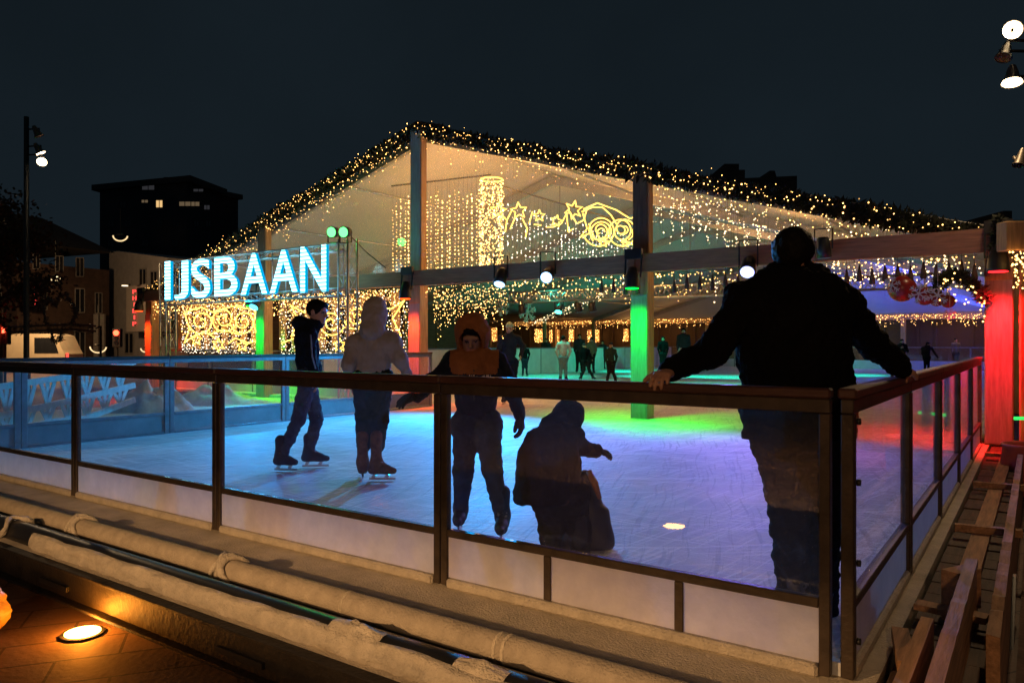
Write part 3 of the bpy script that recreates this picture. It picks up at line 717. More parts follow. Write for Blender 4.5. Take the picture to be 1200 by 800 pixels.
plank('crosswise batten on the walkway beside the third fence panel', (.14, 4.95, -.022), (.60, 5.0, -.022), .06, .05, seed=6)
plank('crosswise board lying at the foot of the red pillar', (.12, 7.3, -.022), (.62, 7.35, -.022), .12, .04, seed=7)
plank('tall rough formwork board on edge with a ragged top reaching to the barrel', (.485, .40, -.335), (.485, 6.9, -.335), .05, .44, rag=.03, seed=8, nseg=60)
plank('tall formwork board on edge at the bottom with a cut square end', (.355, -1.2, -.32), (.355, 1.32, -.32), .055, .51, rag=.012, seed=9, nseg=24)
plank('shorter formwork board on edge closest to the near corner', (.235, -1.2, -.3), (.235, .52, -.3), .05, .40, rag=.012, seed=10, nseg=14)
plank('pale block of timber wedged behind the formwork boards', (.27, 1.12, -.04), (.36, 1.28, -.04), .09, .2, seed=12, nseg=3)
plank('pale offcut lying loose by the near corner post', (.12, .55, -.03), (.2, .15, -.03), .07, .05, seed=13, nseg=3)
m = MB(); m.prism([(.5, 2.2, -.1), (.53, 2.2, -.1), (.53, 1.6, -.34), (.5, 1.6, -.34)], (.0, .08, 0)); single(m, 'brace', M['black'], 'dark steel brace against the outside of the formwork board', 'brace', 'R')
# soil mound beyond the formwork
m = MB(); nx, ny = 24, 60
for j in range(ny + 1):
    for i in range(nx + 1):
        a = .55 + 3.0 * i / nx; b = -1 + 9.5 * j / ny
        m.v.append((a, b, GZ + .02 + .1 * max(0, noise.fractal(Vector((a * 2.5, b * 2.5, 0)), .7, 2, 5) + .35) * min(1, i / 3, (nx - i) / 3, j / 3, (ny - j) / 3)))
for j in range(ny):
    for i in range(nx): k = j * (nx + 1) + i; m.f.append((k, k + 1, k + nx + 2, k + nx + 1)); m.m.append(0)
o = m.build('soil', mat('soil', (.09, .05, .03), .95, .5, 4, .6), None, True); o.location = W(0, 0, 0); o.rotation_euler = (0, 0, TH); tag(o, kind='stuff')
# red barrel
c = X3(1209, 520, 8.3); t = thing('barrel', 'open red plastic barrel behind the formwork near the red pillar', 'barrel', (c.x, c.y, GZ), 'W')
m = MB(); H = c.z - GZ
prof = [(.24, 0), (.27, .05), (.29, H * .35), (.30, H * .5), (.29, H * .65), (.275, H - .04), (.29, H - .03), (.29, H), (.26, H), (.25, H - .05), (.26, H * .5), (.22, .04)]
n = 28
for r_, z_ in prof:
    for k in range(n): m.v.append((c.x + r_ * math.cos(2 * math.pi * k / n), c.y + r_ * math.sin(2 * math.pi * k / n), GZ + z_))
for i in range(len(prof) - 1):
    for k in range(n): k2 = (k + 1) % n; m.f.append((i * n + k, i * n + k2, (i + 1) * n + k2, (i + 1) * n + k)); m.m.append(0)
m.f.append(tuple(range((len(prof) - 1) * n, len(prof) * n))); m.m.append(0)
m.build('drum', mat('red_plastic', (.55, .12, .08), .45, .2, 5, .1), t, True)
# ---------------------------------------------------------------- tent
ZB0, ZB1 = 2.55, 2.86; ZE, ZR = 2.88, 6.0
def roofz(a): return ZR - (ZR - ZE) * abs(a - AM) / (2 * BAY)
tent = thing('tent', 'large white gabled event tent over the inner rink with garland edged front', 'tent', (AM, BF, GZ), 'R')
for sgn, nm in ((1, 'roof_fabric'), (-1, 'roof_fabric')):
    m = MB(); na, nb = 14, 72; L = 2 * BAY + .25
    def zz(s, b):
        ph = ((b - BF) % BAY) / BAY
        return ZR - (ZR - ZE) * s / (2 * BAY) - .10 * math.sin(math.pi * ph) * math.sin(math.pi * min(1, s / (2 * BAY))) + .02 * noise.noise(Vector((s * 1.5, b * 4, sgn)))
    for th in (0, .02):
        for j in range(nb + 1):
            b = BF - .1 + (BB - BF + .2) * j / nb
            for i in range(na + 1):
                s = L * i / na; m.v.append((AM + sgn * s, b, zz(s, b) + th))
    K = (na + 1) * (nb + 1)
    for j in range(nb):
        for i in range(na):
            k = j * (na + 1) + i
            m.f += [(k, k + 1, k + na + 2, k + na + 1), (K + k, K + k + na + 1, K + k + na + 2, K + k + 1)]; m.m += [0, 0]
    ring = [i for i in range(na + 1)] + [j * (na + 1) + na for j in range(1, nb + 1)] + [nb * (na + 1) + i for i in range(na - 1, -1, -1)] + [j * (na + 1) for j in range(nb - 1, 0, -1)]
    for x in range(len(ring)):
        y = (x + 1) % len(ring); m.f.append((ring[x], ring[y], K + ring[y], K + ring[x])); m.m.append(0)
    m.build(nm, M['fabric'], tent, True)
nbay = 6; BL = (BB - BF) / nbay
for i in range(nbay + 1):
    b = BF + BL * i + (.12 if i == 0 else 0)
    for sgn in (1, -1):
        m = MB(); m.bar((AM, b, ZR - .16), (AM + sgn * 2 * BAY, b, ZE - .16), .12, .22); m.build('roof_beam', M['alu'], tent)
    if i:
        for a in (AR + .05, AL - .05):
            m = MB(); m.box((a - .08, b - .08, -.06), (a + .08, b + .08, ZE - .1)); m.build('side_post', M['post_wood'], tent)
for s in (.25, .5, .75):
    for sgn in (1, -1):
        a = AM + sgn * 2 * BAY * s; m = MB(); m.tube([(a, BF + .2, roofz(a) - .12), (a, BB, roofz(a) - .12)], .03, 8); m.build('purlin', M['alu'], tent, True)
# front timber beams (one per bay), far beam, pillars, gable posts
pa = [AR - BAY * i for i in range(5)]
for i in range(4):
    x1 = pa[i] + (.32 if i == 0 else -.003); x0 = pa[i + 1] + (.003 if i < 3 else -.3)
    m = MB(); n = 14
    for k in range(n + 1):
        x = x0 + (x1 - x0) * k / n; w = .008 * noise.noise(Vector((x, i, 0)))
        m.v += [(x, BF - .42, ZB0 + w - .012 * (i == 1)), (x, BF - .28, ZB0 + w - .012 * (i == 1)), (x, BF - .28, ZB1 + w), (x, BF - .42, ZB1 + w)]
    for k in range(n):
        for q in range(4): m.f.append((k * 4 + q, k * 4 + (q + 1) % 4, k * 4 + 4 + (q + 1) % 4, k * 4 + 4 + q)); m.m.append(0)
    m.f += [(0, 3, 2, 1), (n * 4, n * 4 + 1, n * 4 + 2, n * 4 + 3)]; m.m += [0, 0]
    m.build('front_beam', M['beam_wood'], tent)
for i in range(4):
    m = MB(); m.box((pa[i + 1] + .004, BB - .9, ZB0), (pa[i] - .004, BB - .75, ZB1 + .0)); m.build('rear_beam', M['post_wood'], tent)
    m = MB(); m.box((pa[i] - .15, BB - .95, -.06), (pa[i] + .08, BB - .72, ZB0 - .003)); m.build('rear_post', M['post_wood'], tent)
cols = ['red', 'green', 'red', 'green', 'red']; plab = ['wooden pillar lit bright red on the right', 'wooden pillar lit bright green in the middle', 'wooden pillar lit orange red behind the orange hooded child', 'wooden pillar lit green below the glowing sign', 'wooden pillar lit orange red at the left end']
RGB = {'red': (1, .035, .03), 'green': (.0, 1, .03)}
for i, a in enumerate(pa):
    w = .165
    m = MB(); m.box((a - w, BF - .24, -.06), (a + w, BF + .02, ZB0 + .1), 0, .01); o = m.build('pillar', M['post_wood'], tent); o['label'] = plab[i]
    m = MB(); m.box((a - w + .01, BF - .262, -.04), (a + w - .01, BF - .243, 2.17), 0, .004); m.build('painted_board', M['pillar_paint'], o)
    t = thing('pillar_spotlight', ('black spotlight strapped above the ' + plab[i].replace('wooden ', '')), 'spotlight', (a, BF - .5, 2.3), 'R', 'black spotlights mounted on the pillars')
    m = MB(); m.tube([(a, BF - .50, 2.62), (a, BF - .52, 2.50), (a, BF - .53, 2.44), (a, BF - .53, 2.30), (a, BF - .53, 2.27)], [.07, .10, .12, .13, .135], 16); m.build('can', M['black'], t, True)
    m = MB(); m.bar((a - .15, BF - .5, 2.45), (a - .15, BF - .47, 2.78), .02, .03); m.bar((a + .15, BF - .5, 2.45), (a + .15, BF - .47, 2.78), .02, .03); m.box((a - .16, BF - .50, 2.78), (a + .16, BF - .43, 2.95)); m.build('bracket', M['black'], t)
    c = RGB[cols[i]]
    c2 = {0: (1, .01, .012), 2: (1, .05, .004), 4: (1, .045, .004)}.get(i, c)
    m = MB(); m.tube([(a, BF - .53, 2.268), (a, BF - .53, 2.255)], .11, 16); m.build('lens', emit('lens_' + cols[i], c2, 6), t)
    lamp('SPOT', 'pillar_wash', (a, BF - .80, 2.20), c2, 300 if cols[i] == 'green' else (620 if i == 0 else 430), target=(a, BF - .26, .45), size=.10, angle=100, blend=.8, parent=t, frame='R')
    lamp('SPOT', 'floor_wash', (a, BF - .75, 1.9), c2, 300 if cols[i] == 'green' else (120 if i in (0, 4) else 45), target=(a + .9, BF - 1.3, 0), size=.1, angle=70, blend=.9, parent=t, frame='R')
for i in (1, 2, 3):
    a = pa[i]; m = MB(); m.box((a - .14, BF - .22, ZB1 - .05), (a + .14, BF - .02, roofz(a) - .05), 0, .01); m.build('gable_post', M['grey_paint'] if i == 2 else M['brown_post'], tent)
    m = MB(); m.box((a + .142, BF - .20, ZB1 - .05), (a + .165, BF - .03, roofz(a) - .06)); m.build('post_cladding', M['post_wood'], tent)
ed = [AM - 2 * BAY + .6, pa[3], pa[2], pa[1], AM + 2 * BAY - .6]
for i in range(4):
    x0, x1 = ed[i] + .17, ed[i + 1] - .17; m = MB()
    m.prism([(x0, BF + .0, ZB1 + .01), (x1, BF + .0, ZB1 + .01), (x1, BF + .0, max(ZB1 + .02, roofz(x1) - .30)), (x0, BF + .0, max(ZB1 + .02, roofz(x0) - .30))], (0, .008, 0)); m.build('clear_panel', M['clear_sheet'], tent)
# rear wall and side walls of dark timber
t = thing('rear_wall', 'dark timber rear wall of the tent with lit openings', 'wall', (AM, BB, -.06), 'R')
m = MB(); m.box((AL - 12, BB - .05, -.06), (AR, BB + .05, ZE)); m.build('boarding', M['dark_wood'], t)
for k in range(40):
    a = AL - 11.5 + k * .82; m = MB(); m.box((a, BB - .12, -.06), (a + .12, BB - .052, ZB0)); m.build('stud', M['dark_wood'], t)
m = MB(); m.prism([(AL, BB - .05, ZE + .002), (AR, BB - .05, ZE + .002), (AM, BB - .05, ZR - .06)], (0, .1, 0)); m.build('gable_fabric', M['fabric'], t)
for nm, a in (('left', AL - .25), ('right', AR + .3)):
    t = thing('side_wall', ('left' if nm == 'left' else 'right') + ' side wall of the tent in dark timber boards', 'wall', (a, 25, -.06), 'R')
    m = MB(); m.box((a - .03, BF + 1.2, -.06), (a + .03, BB if nm == 'right' else 26, ZE - .05)); m.build('boarding', M['dark_wood'], t)
    for k in range(14 if nm == 'right' else 7):
        m = MB(); b = BF + 2 + k * 2.2; m.box((a - .06 if nm == 'right' else a + .032, b, -.06), (a - .032 if nm == 'right' else a + .06, b + .12, ZE - .1)); m.build('stud', M['dark_wood'], t)
t = thing('annex', 'low annex hall opening off the left side of the tent', 'annex', (AL - 6, 34, -.06), 'R')
m = MB(); m.box((AL - 12, 26, ZE + .03), (AL - .3, BB, ZE + .08)); m.build('ceiling', M['dark_wood'], t)
m = MB(); m.box((AL - 12.06, 26, -.06), (AL - 12.003, BB - .06, ZE + .02)); m.build('end_wall', M['dark_wood'], t)
m = MB(); m.box((AL - 12, 25.9, -.06), (AL - .3, 25.96, ZE + .02)); m.build('front_wall', M['dark_wood'], t)
for k in range(2):
    m = MB(); m.box((AL - 5.6 * (k + 1) , BB - .9, ZB0), (AL - 5.6 * k - .01, BB - .75, ZB1)); m.build('rear_beam', M['post_wood'], t)
    m = MB(); m.box((AL - 5.6 * k - 5.7, BB - .95, -.06), (AL - 5.6 * k - 5.5, BB - .72, ZB0 - .003)); m.build('rear_post', M['post_wood'], t)
# ---- inner rink boards
def board_run(label, p, q, n, h=1.08, glass=True, group='boards of the inner rink'):
    p = Vector(p); q = Vector(q)
    t = thing('rink_boards', label, 'rink boards', (p + q) / 2, 'R', group); d = (q - p)
    for i in range(n):
        a = p + d * (i / n); b = p + d * ((i + 1) / n); e = d.normalized() * .01
        zb = h if not glass else .45
        m = MB(); m.bar(a + e + Vector((0, 0, zb / 2 + .005)), b - e + Vector((0, 0, zb / 2 + .005)), .05, zb - .012); m.build('board', M['board_solid'], t)
        if glass:
            m = MB(); m.bar(a + e + Vector((0, 0, .755)), b - e + Vector((0, 0, .755)), .012, .59); m.build('glass_pane', M['glass_far'], t)
        m = MB(); m.bar(a + Vector((0, 0, .545)), a + Vector((0, 0, .546)) , .05, .06)
        m = MB(); m.box((a.x - .03, a.y - .03, .0), (a.x + .03, a.y + .03, h + .005)); m.build('post', M['frame_light'], t)
    m = MB(); m.bar(p + Vector((0, 0, h + .03)), q + Vector((0, 0, h + .03)), .07, .045); m.build('top_rail', M['frame_light'], t)
    return t
board_run('white rink boards on the left side glowing green deep in the tent', (AL + 3.9, BF + 3, 0), (AL + 3.9, BB - 3.2, 0), 13, glass=False)
board_run('glazed rink boards along the back of the inner rink', (AL + 3.9, BB - 3.15, 0), (AR - .3, BB - 3.15, 0), 9)
board_run('glazed rink boards under the light curtains left of the open rink', (AL + .1, BF + .35, 0), (AM - .25, BF + .35, 0), 5)

# ---------------------------------------------------------------- fairy lights
def ball_bulbs(mb, pts, r, mi): 
    for p in pts: mb.bulb(p, r, mi)
def foliage_band(mb, p0, p1, n, rad, ln, seed=0, w=.03, drop=0):
    random.seed(seed); p0 = Vector(p0); p1 = Vector(p1); d = (p1 - p0)
    for i in range(n):
        c = p0 + d * random.random()
        cl = .75 + .5 * noise.noise(c * 1.3)
        v = Vector((random.gauss(0, 1), random.gauss(0, 1), random.gauss(0, 1))).normalized()
        c = c + v * rad * cl * random.random() ** .4 - Vector((0, 0, drop * random.random()))
        x = (v + Vector((random.gauss(0, .6), random.gauss(0, .6), random.gauss(0, .6)))).normalized(); y = x.orthogonal().normalized() * w * (.5 + random.random())
        l = ln * (.5 + random.random()); mb.add([c - y, c + x * l * .5 - y * .6, c + x * l, c + x * l * .5 + y, c + y * .3], [(0, 1, 2, 3, 4)], 0)
def garland(label, p0, p1, n, nb, rad=.16, seed=1, frame='R', group='lit fir garlands on the tent gable', br=.017):
    t = thing('garland', label, 'garland', (Vector(p0) + Vector(p1)) / 2, frame, group)
    m = MB(); foliage_band(m, p0, p1, n, rad, .10, seed, .026); m.build('foliage', M['foliage'], t)
    m = MB(); random.seed(seed + 9)
    for i in range(nb):
        c = Vector(p0).lerp(Vector(p1), random.random()) + Vector((random.gauss(0, .02), -rad * (.75 + .4 * random.random()), random.gauss(0, rad * .62)))
        m.bulb(c, br * (.5 + .035 * (c - W(0, 0, 0)).length if False else .68) * random.choice((.55, .7, .8, 1, 1.2)), 0)
    o = m.build('bulbs', M['warm_bulb'], t); o['kind'] = 'stuff'
    return t
gb = BF - .14
garland('dense fir garland with warm bulbs down the left gable edge', (AM, gb, ZR - .05), (AM - 2 * BAY - .3, gb, ZE - .12), 8000, 300, .15, 1)
garland('dense fir garland with warm bulbs down the right gable edge', (AM, gb, ZR - .05), (AM + 2 * BAY - .1, gb, ZE - .10), 9000, 300, .14, 2)
m = MB(); m.prism([(AM - .7, gb - .02, ZR - .06), (AM, gb - .02, ZR + .14), (AM + .7, gb - .02, ZR - .06), (AM, gb - .02, ZR + .02)], (0, .3, 0)); m.build('ridge_cap', M['black'], tent)
def icicles(label, p0, p1, n, drop, seed, group='icicle light strings', mats=('wire', 'warm_bulb'), br=.014, dmin=.08, ev=.085, frame='R', jit=.015):
    """horizontal string with hanging strands of uneven length; wire and bulbs"""
    t = thing('icicle_lights', label, 'string lights', (Vector(p0) + Vector(p1)) / 2, frame, group); random.seed(seed)
    p0 = Vector(p0); p1 = Vector(p1); wm = MB(); bm_ = MB(); wm.tube([p0, p1], .004, 4)
    for i in range(n):
        c = p0.lerp(p1, (i + random.random() * .8) / n); L = dmin + (drop - dmin) * random.random() ** (1.3); k = max(2, int(L / ev))
        wm.bar(c, c - Vector((0, 0, L)), .0015, .0015, up=(0, 1, 0))
        for j in range(k):
            bm_.bulb(c + Vector((random.gauss(0, jit), random.gauss(0, jit), -L * (j + random.random()) / k)), br * .75 * random.choice((.5, .65, .8, 1, 1.25)))
    wm.build('wire', M[mats[0]], t); o = bm_.build('bulbs', M[mats[1]], t); o['kind'] = 'stuff'; return t
icicles('icicle lights hanging below the left gable edge of the tent', (AM - .2, gb - .05, ZR - .25), (AM - 2 * BAY, gb - .05, ZE - .25), 130, .7, 3, dmin=.05, br=.015, ev=.11)
icicles('icicle lights hanging below the right gable edge of the tent', (AM + .2, gb - .05, ZR - .25), (AM + 2 * BAY - .6, gb - .05, ZE - .10), 110, .6, 4, dmin=.05, br=.014, ev=.12)
bl = ['icicle lights under the front beam between green and red pillars on the right', 'icicle lights under the front beam between the middle green and orange pillars', 'icicle lights under the front beam behind the grey hoodie skater', 'icicle lights under the front beam below the glowing sign']
for i in range(4):
    icicles(bl[i], (pa[i] - .25, BF - .2, ZB0 - .02), (pa[i + 1] + .25, BF - .2, ZB0 - .02), (80, 62, 110, 110)[i], (.5, .45, .7, .7)[i], 20 + i, dmin=.06, br=.019 - .0022 * (i == 0) + .003 * (i > 1), ev=.10)
icicles('second row of icicle lights hung further inside the right bay', (pa[0] - .25, BF + 2.5, ZB0 + .05), (pa[1] + .25, BF + 2.5, ZB0 + .05), 70, .45, 31, br=.018, mats=('wire', 'white_bulb'))
icicles('second row of icicle lights hung further inside the middle bay', (pa[1] - .25, BF + 2.5, ZB0 + .0), (pa[2] + .25, BF + 2.5, ZB0 + .0), 46, .4, 32, br=.018)
icicles('long icicle lights hanging beside the orange lit pillar', (PB(508, 350, BF + .6).x, BF + .6, ZB0 - .05), (PB(590, 350, BF + .6).x, BF + .6, ZB0 - .05), 44, 1.15, 33, br=.018, dmin=.3)
icicles('icicle lights along the rear timber beam on the right', (AR - .5, BB - 1.0, ZB1 - .05), (AR - 10.5, BB - 1.0, ZB1 - .05), 130, .7, 34, br=.03, ev=.13)
icicles('icicle lights along the rear timber beam on the left', (AR - 10.7, BB - 1.0, ZB1 - .05), (AL - 9, BB - 1.0, ZB1 - .05), 200, .6, 35, br=.03, ev=.13)
random.seed(44)
t = thing('roof_fairy_lights', 'loose fairy lights scattered under the right side of the tent roof', 'string lights', (AM + 6, BF + 2, 3.5), 'R'); m = MB(); wm = MB()
for i in range(95):
    a = AM + 4.0 + 5.8 * random.random(); b = BF + .6 + 7 * random.random(); L = .25 + .9 * random.random(); z = roofz(a) - .14; wm.bar((a, b, z), (a, b, z - L), .003, .003, up=(0, 1, 0))
    if z - L < ZB1 - .3: L = max(.1, z - ZB1 + .3)
    for j in range(int(L / .10)): m.bulb((a + random.gauss(0, .02), b, z - L * random.random()), .017 * random.choice((.6, .8, 1)))
wm.build('wire', M['wire'], t)['kind'] = 'stuff'; m.build('bulbs', M['white_bulb'], t)['kind'] = 'stuff'
# ---- big light curtain on the ridge
CB = BF + .87; C0 = PB(459, 218, CB); C1 = PB(575, 205, CB); AC = C1.x
t = thing('light_curtain', 'tall warm light curtain hanging behind the white gable post', 'light curtain', (C0 + C1) / 2, 'R')
m = MB(); m.tube([C0, C1], .02, 8); m.build('curtain_pole', M['wire'], t); random.seed(5)
for i in range(25):
    a = C0.x + (AC - C0.x) * (i + .5) / 25 + random.gauss(0, .015); zt = C0.z - .28 - .35 * random.random(); m = MB(); m.bar((a, CB, C0.z), (a, CB, 2.75), .003, .003, 0, (0, 1, 0))
    k = int((zt - 2.75) / .085); hot = random.random() < .22
    for j in range(k): m.bulb((a + random.gauss(0, .008), CB, zt - (zt - 2.75) * (j + random.random() * .5) / k), (.024 if hot else .0165) * random.choice((.7, .85, 1, 1.15)), 1)
    m.build('light_string', [M['wire'], M['warm_bulb']], t)
t = thing('light_column', 'bright golden column of string lights under the tent ridge', 'light column', (AC, CB + .1, C0.z), 'R')
m = MB(); zt = PB(570, 210, CB).z; ring = [(AC - .05 + .24 * math.cos(k * .35), CB + .1 + .24 * math.sin(k * .35), zt) for k in range(19)]; m.tube(ring, .014, 6); m.build('ring', M['gold_rope'], t)
for i in range(18):
    th = i * .35; x = AC - .05 + .24 * math.cos(th); y = CB + .1 + .24 * math.sin(th); m = MB(); m.bar((x, y, zt), (x, y, 2.8), .003, .003, 0, (0, 1, 0))
    for j in range(40): m.bulb((x + random.gauss(0, .02), y, zt - (zt - 2.8) * random.random() ** 1.0), .017 * random.choice((.7, 1, 1.2)), 1)
    m.build('light_string', [M['wire'], M['warm_bulb']], t)
e1 = PA(748, 250, AC)
t = thing('light_curtain', 'cool white light curtain receding behind the golden star motif', 'light curtain', (AC, (CB + e1.y) / 2, 4.8), 'R')
m = MB(); m.tube([(AC, CB, zt - .1), (AC, e1.y, zt - .1)], .02, 8); m.build('curtain_pole', M['wire'], t)
for i in range(40):
    b = CB + .2 + (e1.y - CB - .2) * (i + .5) / 40; L = .9 + 1.0 * random.random(); m = MB(); z0 = zt - .45; m.bar((AC, b, zt - .1), (AC, b, z0 - L), .003, .003, 0, (1, 0, 0))
    for j in range(int(L / .09)): m.bulb((AC, b + random.gauss(0, .012), z0 - L * random.random()), .018 * random.choice((.6, .8, 1)), 1)
    m.build('light_string', [M['wire'], M['cool_bulb']], t)
# ---- golden rope light figures; each drawn in the plane where it hangs
def star(cx, cy, r, n=5, rot=0, inner=.45):
    return [(cx + (r if i % 2 == 0 else r * inner) * math.sin(rot + math.pi * i / n), cy - (r if i % 2 == 0 else r * inner) * math.cos(rot + math.pi * i / n)) for i in range(2 * n + 1)]
def spiral(cx, cy, r, turns=2, rot=0, fl=1, n=40, asp=1.0):
    return [(cx + fl * r * (1 - .85 * i / n) * math.cos(rot + 2 * math.pi * turns * i / n), cy + asp * r * (1 - .85 * i / n) * math.sin(rot + 2 * math.pi * turns * i / n)) for i in range(n + 1)]
def rope_motif(label, curves, plane, k, r, cat='light motif', group='golden rope light motifs'):
    fn = (lambda x, y: PA(x, y, k)) if plane == 'a' else (lambda x, y: PB(x, y, k))
    P_ = [[fn(*q) for q in c] for c, _ in curves]; allp = [p for c in P_ for p in c]
    t = thing('rope_light', label, cat, sum(allp, Vector()) / len(allp), 'R', group)
    for c, (_, nm) in zip(P_, curves):
        m = MB(); m.tube(c, r, 6); m.build(nm, M['gold_rope'], t, True)
    return t
AK = AC + .06
rope_motif('golden rope light with two spirals and a star inside the tent roof', [(star(672, 246, 11, 6, .2), 'star'), (spiral(703, 270, 20, 2.2, .3, -1, 46, 1.0), 'spiral'), (spiral(728, 271, 18, 2.2, .2, 1, 46, 1.05), 'spiral'),
     ([(682, 248), (694, 243), (706, 243), (716, 252), (722, 262)], 'arc'), ([(683, 250), (688, 268), (680, 278), (694, 272)], 'arc'), ([(745, 257), (741, 272), (744, 287), (736, 286), (726, 280)], 'arc'), (star(707, 284, 6), 'star'), (star(733, 285, 5), 'star'), ([(690, 262), (697, 280), (714, 285)], 'arc'), (spiral(706, 272, 15, 1.6, 2.4, 1, 34), 'spiral'), (spiral(731, 268, 14, 1.5, 2.0, -1, 34), 'spiral'), ([(684, 245), (700, 238), (722, 246), (738, 256), (746, 254)], 'arc'), ([(666, 246), (676, 262), (684, 258), (688, 244)], 'arc')], 'a', AK, .017)
rope_motif('golden rope light with small stars and branches next to the light column', [(star(584, 247, 10, 5, .1), 'star'), ([(588, 252), (594, 258), (592, 272)], 'arc'), ([(594, 258), (600, 246)], 'arc'), (star(608, 247, 10, 5, -.1), 'star'), ([(604, 254), (598, 268)], 'arc'), ([(612, 256), (618, 268), (616, 278)], 'arc'), ([(620, 262), (624, 248)], 'arc'),
     (star(632, 253, 7, 5), 'star'), ([(626, 263), (634, 264)], 'arc'), (star(652, 259, 7, 5, .2), 'star'), ([(640, 266), (648, 266), (658, 262), (664, 250)], 'arc'), ([(664, 250), (666, 272), (672, 268)], 'arc')], 'a', AK, .014)
KB = BF - .08
rope_motif('golden rope light scrolls in the bay left of the green pillar', [(spiral(236, 377, 15, 1.8, .4, -1), 'spiral'), (spiral(262, 374, 16, 2, .2, 1), 'spiral'), (spiral(285, 377, 15, 2, .2, -1), 'spiral'), (star(256, 404, 8, 6), 'star'), (star(284, 405, 7), 'star'), (star(230, 398, 7), 'star'), ([(216, 366), (222, 385), (216, 402), (226, 394), (240, 388), (252, 396)], 'arc'),
     ([(300, 362), (297, 380), (303, 398), (292, 402), (276, 396), (268, 402)], 'arc'), ([(216, 366), (236, 360), (250, 366)], 'arc'), ([(250, 365), (272, 359), (300, 363)], 'arc'), ([(244, 392), (262, 386), (280, 392)], 'arc')], 'b', KB, .014)
rope_motif('golden rope light with a big star and rings between green and orange pillars', [([(341, 358), (350, 376), (341, 394), (360, 388), (374, 398)], 'arc'), ([(341, 358), (356, 366), (366, 360)], 'arc'), (spiral(388, 378, 16, 2, .3, 1), 'spiral'), (spiral(418, 372, 15, 2, .3, -1), 'spiral'), ([(474, 352), (460, 373), (470, 393), (452, 388), (440, 398)], 'arc'), ([(474, 352), (458, 362), (446, 360)], 'arc'), (star(398, 404, 8, 5), 'star'), (star(436, 402, 7), 'star'), ([(330, 402), (346, 396), (356, 410)], 'arc')], 'b', KB, .014)
# dense drop light curtains in the two left bays
def drop_curtain(label, px0, px1, b, ztop, zbot, n, seed, br=.021):
    a0, a1 = PB(px0, 380, b).x, PB(px1, 380, b).x; random.seed(seed)
    t = thing('light_curtain', label, 'light curtain', ((a0 + a1) / 2, b, ztop), 'R', 'drop light curtains below the tent beam')
    m = MB(); m.tube([(a0, b, ztop), (a1, b, ztop)], .012, 6); m.build('curtain_pole', M['wire'], t)
    for i in range(n):
        a = a0 + (a1 - a0) * (i + .5) / n + random.gauss(0, .01); m = MB(); m.bar((a, b, ztop), (a, b, zbot), .003, .003, 0, (0, 1, 0))
        k = int((ztop - zbot) / .075)
        for j in range(k):
            q = (j + random.random() * .8) / k; m.bulb((a + random.gauss(0, .015), b + random.gauss(0, .02), ztop + (zbot - ztop) * q), br * .8 * random.choice((.5, .7, .85, 1)), 2 if random.random() < .35 + .65 * q * q else 1)
        m.build('light_string', [M['wire'], M['warm_bulb'], M['cool_bulb']], t)
drop_curtain('dense drop light curtain below the sign left of the green pillar', 212, 306, BF + .08, 2.45, 1.02, 46, 51)
drop_curtain('dense drop light curtain right of the green pillar behind the two boys', 328, 487, BF + .08, 2.5, 1.02, 60, 52)
# warm backing panels behind the curtains: timber screens
for i, (x0, x1) in enumerate(((210, 307), (328, 478))):
    a0, a1 = PB(x0, 380, BF + .25).x, PB(x1, 380, BF + .25).x
    t = thing('timber_screen', ('timber screen behind the drop lights below the sign', 'timber screen behind the drop lights and the standing boys')[i], 'screen', ((a0 + a1) / 2, BF + .25, 0), 'R')
    k = 9
    for j in range(k): m = MB(); m.box((a0 + (a1 - a0) * j / k + .03, BF + .20, 1.15), (a0 + (a1 - a0) * (j + .55) / k, BF + .24, 2.5)); m.build('slat', M['post_wood'], t)
    m = MB(); m.box((a0, BF + .245, 2.3), (a1, BF + .28, 2.4)); m.build('batten', M['post_wood'], t)
    for q in (.25, .75): lamp('POINT', 'curtain_glow', (a0 + (a1 - a0) * q, BF - .15, 1.8), (1, .55, .18), 5, size=.5, parent=t, frame='R')
# lit openings along the rear wall
for i, (x0, x1, y0, y1) in enumerate(((562, 582, 384, 400), (626, 640, 385, 401), (643, 655, 386, 401), (666, 672, 386, 400), (688, 702, 386, 401), (730, 736, 385, 400), (742, 750, 388, 402))):
    A0 = PB(x0, y1, BB - .3); A1 = PB(x1, y0, BB - .3); random.seed(i)
    t = thing('light_curtain', ('warm light curtain on the rear wall right of the green capped skater', 'wide warm light curtain on the rear wall left of the vest skater', 'warm light curtain on the rear wall beside the vest skater', 'narrow warm light strip between far skaters', 'warm light curtain above the dark coated skaters', 'thin warm light strip near the green pillar', 'small warm light curtain touching the green pillar')[i], 'light curtain', A0, 'R', 'light curtains on the rear wall')
    m = MB(); m.box((A0.x, BB - .20, A0.z), (A1.x, BB - .16, A1.z)); m.build('backing', M['post_wood'], t)
    n = max(3, int((A1.x - A0.x) / .14)); m = MB(); 
    for k in range(n):
        for j in range(11): m.bulb((A0.x + (A1.x - A0.x) * (k + .5) / n + random.gauss(0, .03), BB - .3, A0.z + (A1.z - A0.z) * (j + random.random() * .8) / 11), .03 * random.choice((.6, 1, 1.2)))
    m.build('bulbs', M['warm_bulb'], t)['kind'] = 'stuff'
    lamp('POINT', 'curtain_glow', ((A0.x + A1.x) / 2, BB - .6, (A0.z + A1.z) / 2), (1, .5, .15), 10, size=.4, parent=t, frame='R')
# sloping garland inside (pale bulbs running up to the roof)
g0 = PB(624, 377, 24); g1 = PB(712, 340, 24)
icicles('string of pale bulbs rising along an inner roof brace', g0, g1, 60, .35, 61, br=.026, mats=('wire', 'white_bulb'), jit=.04)
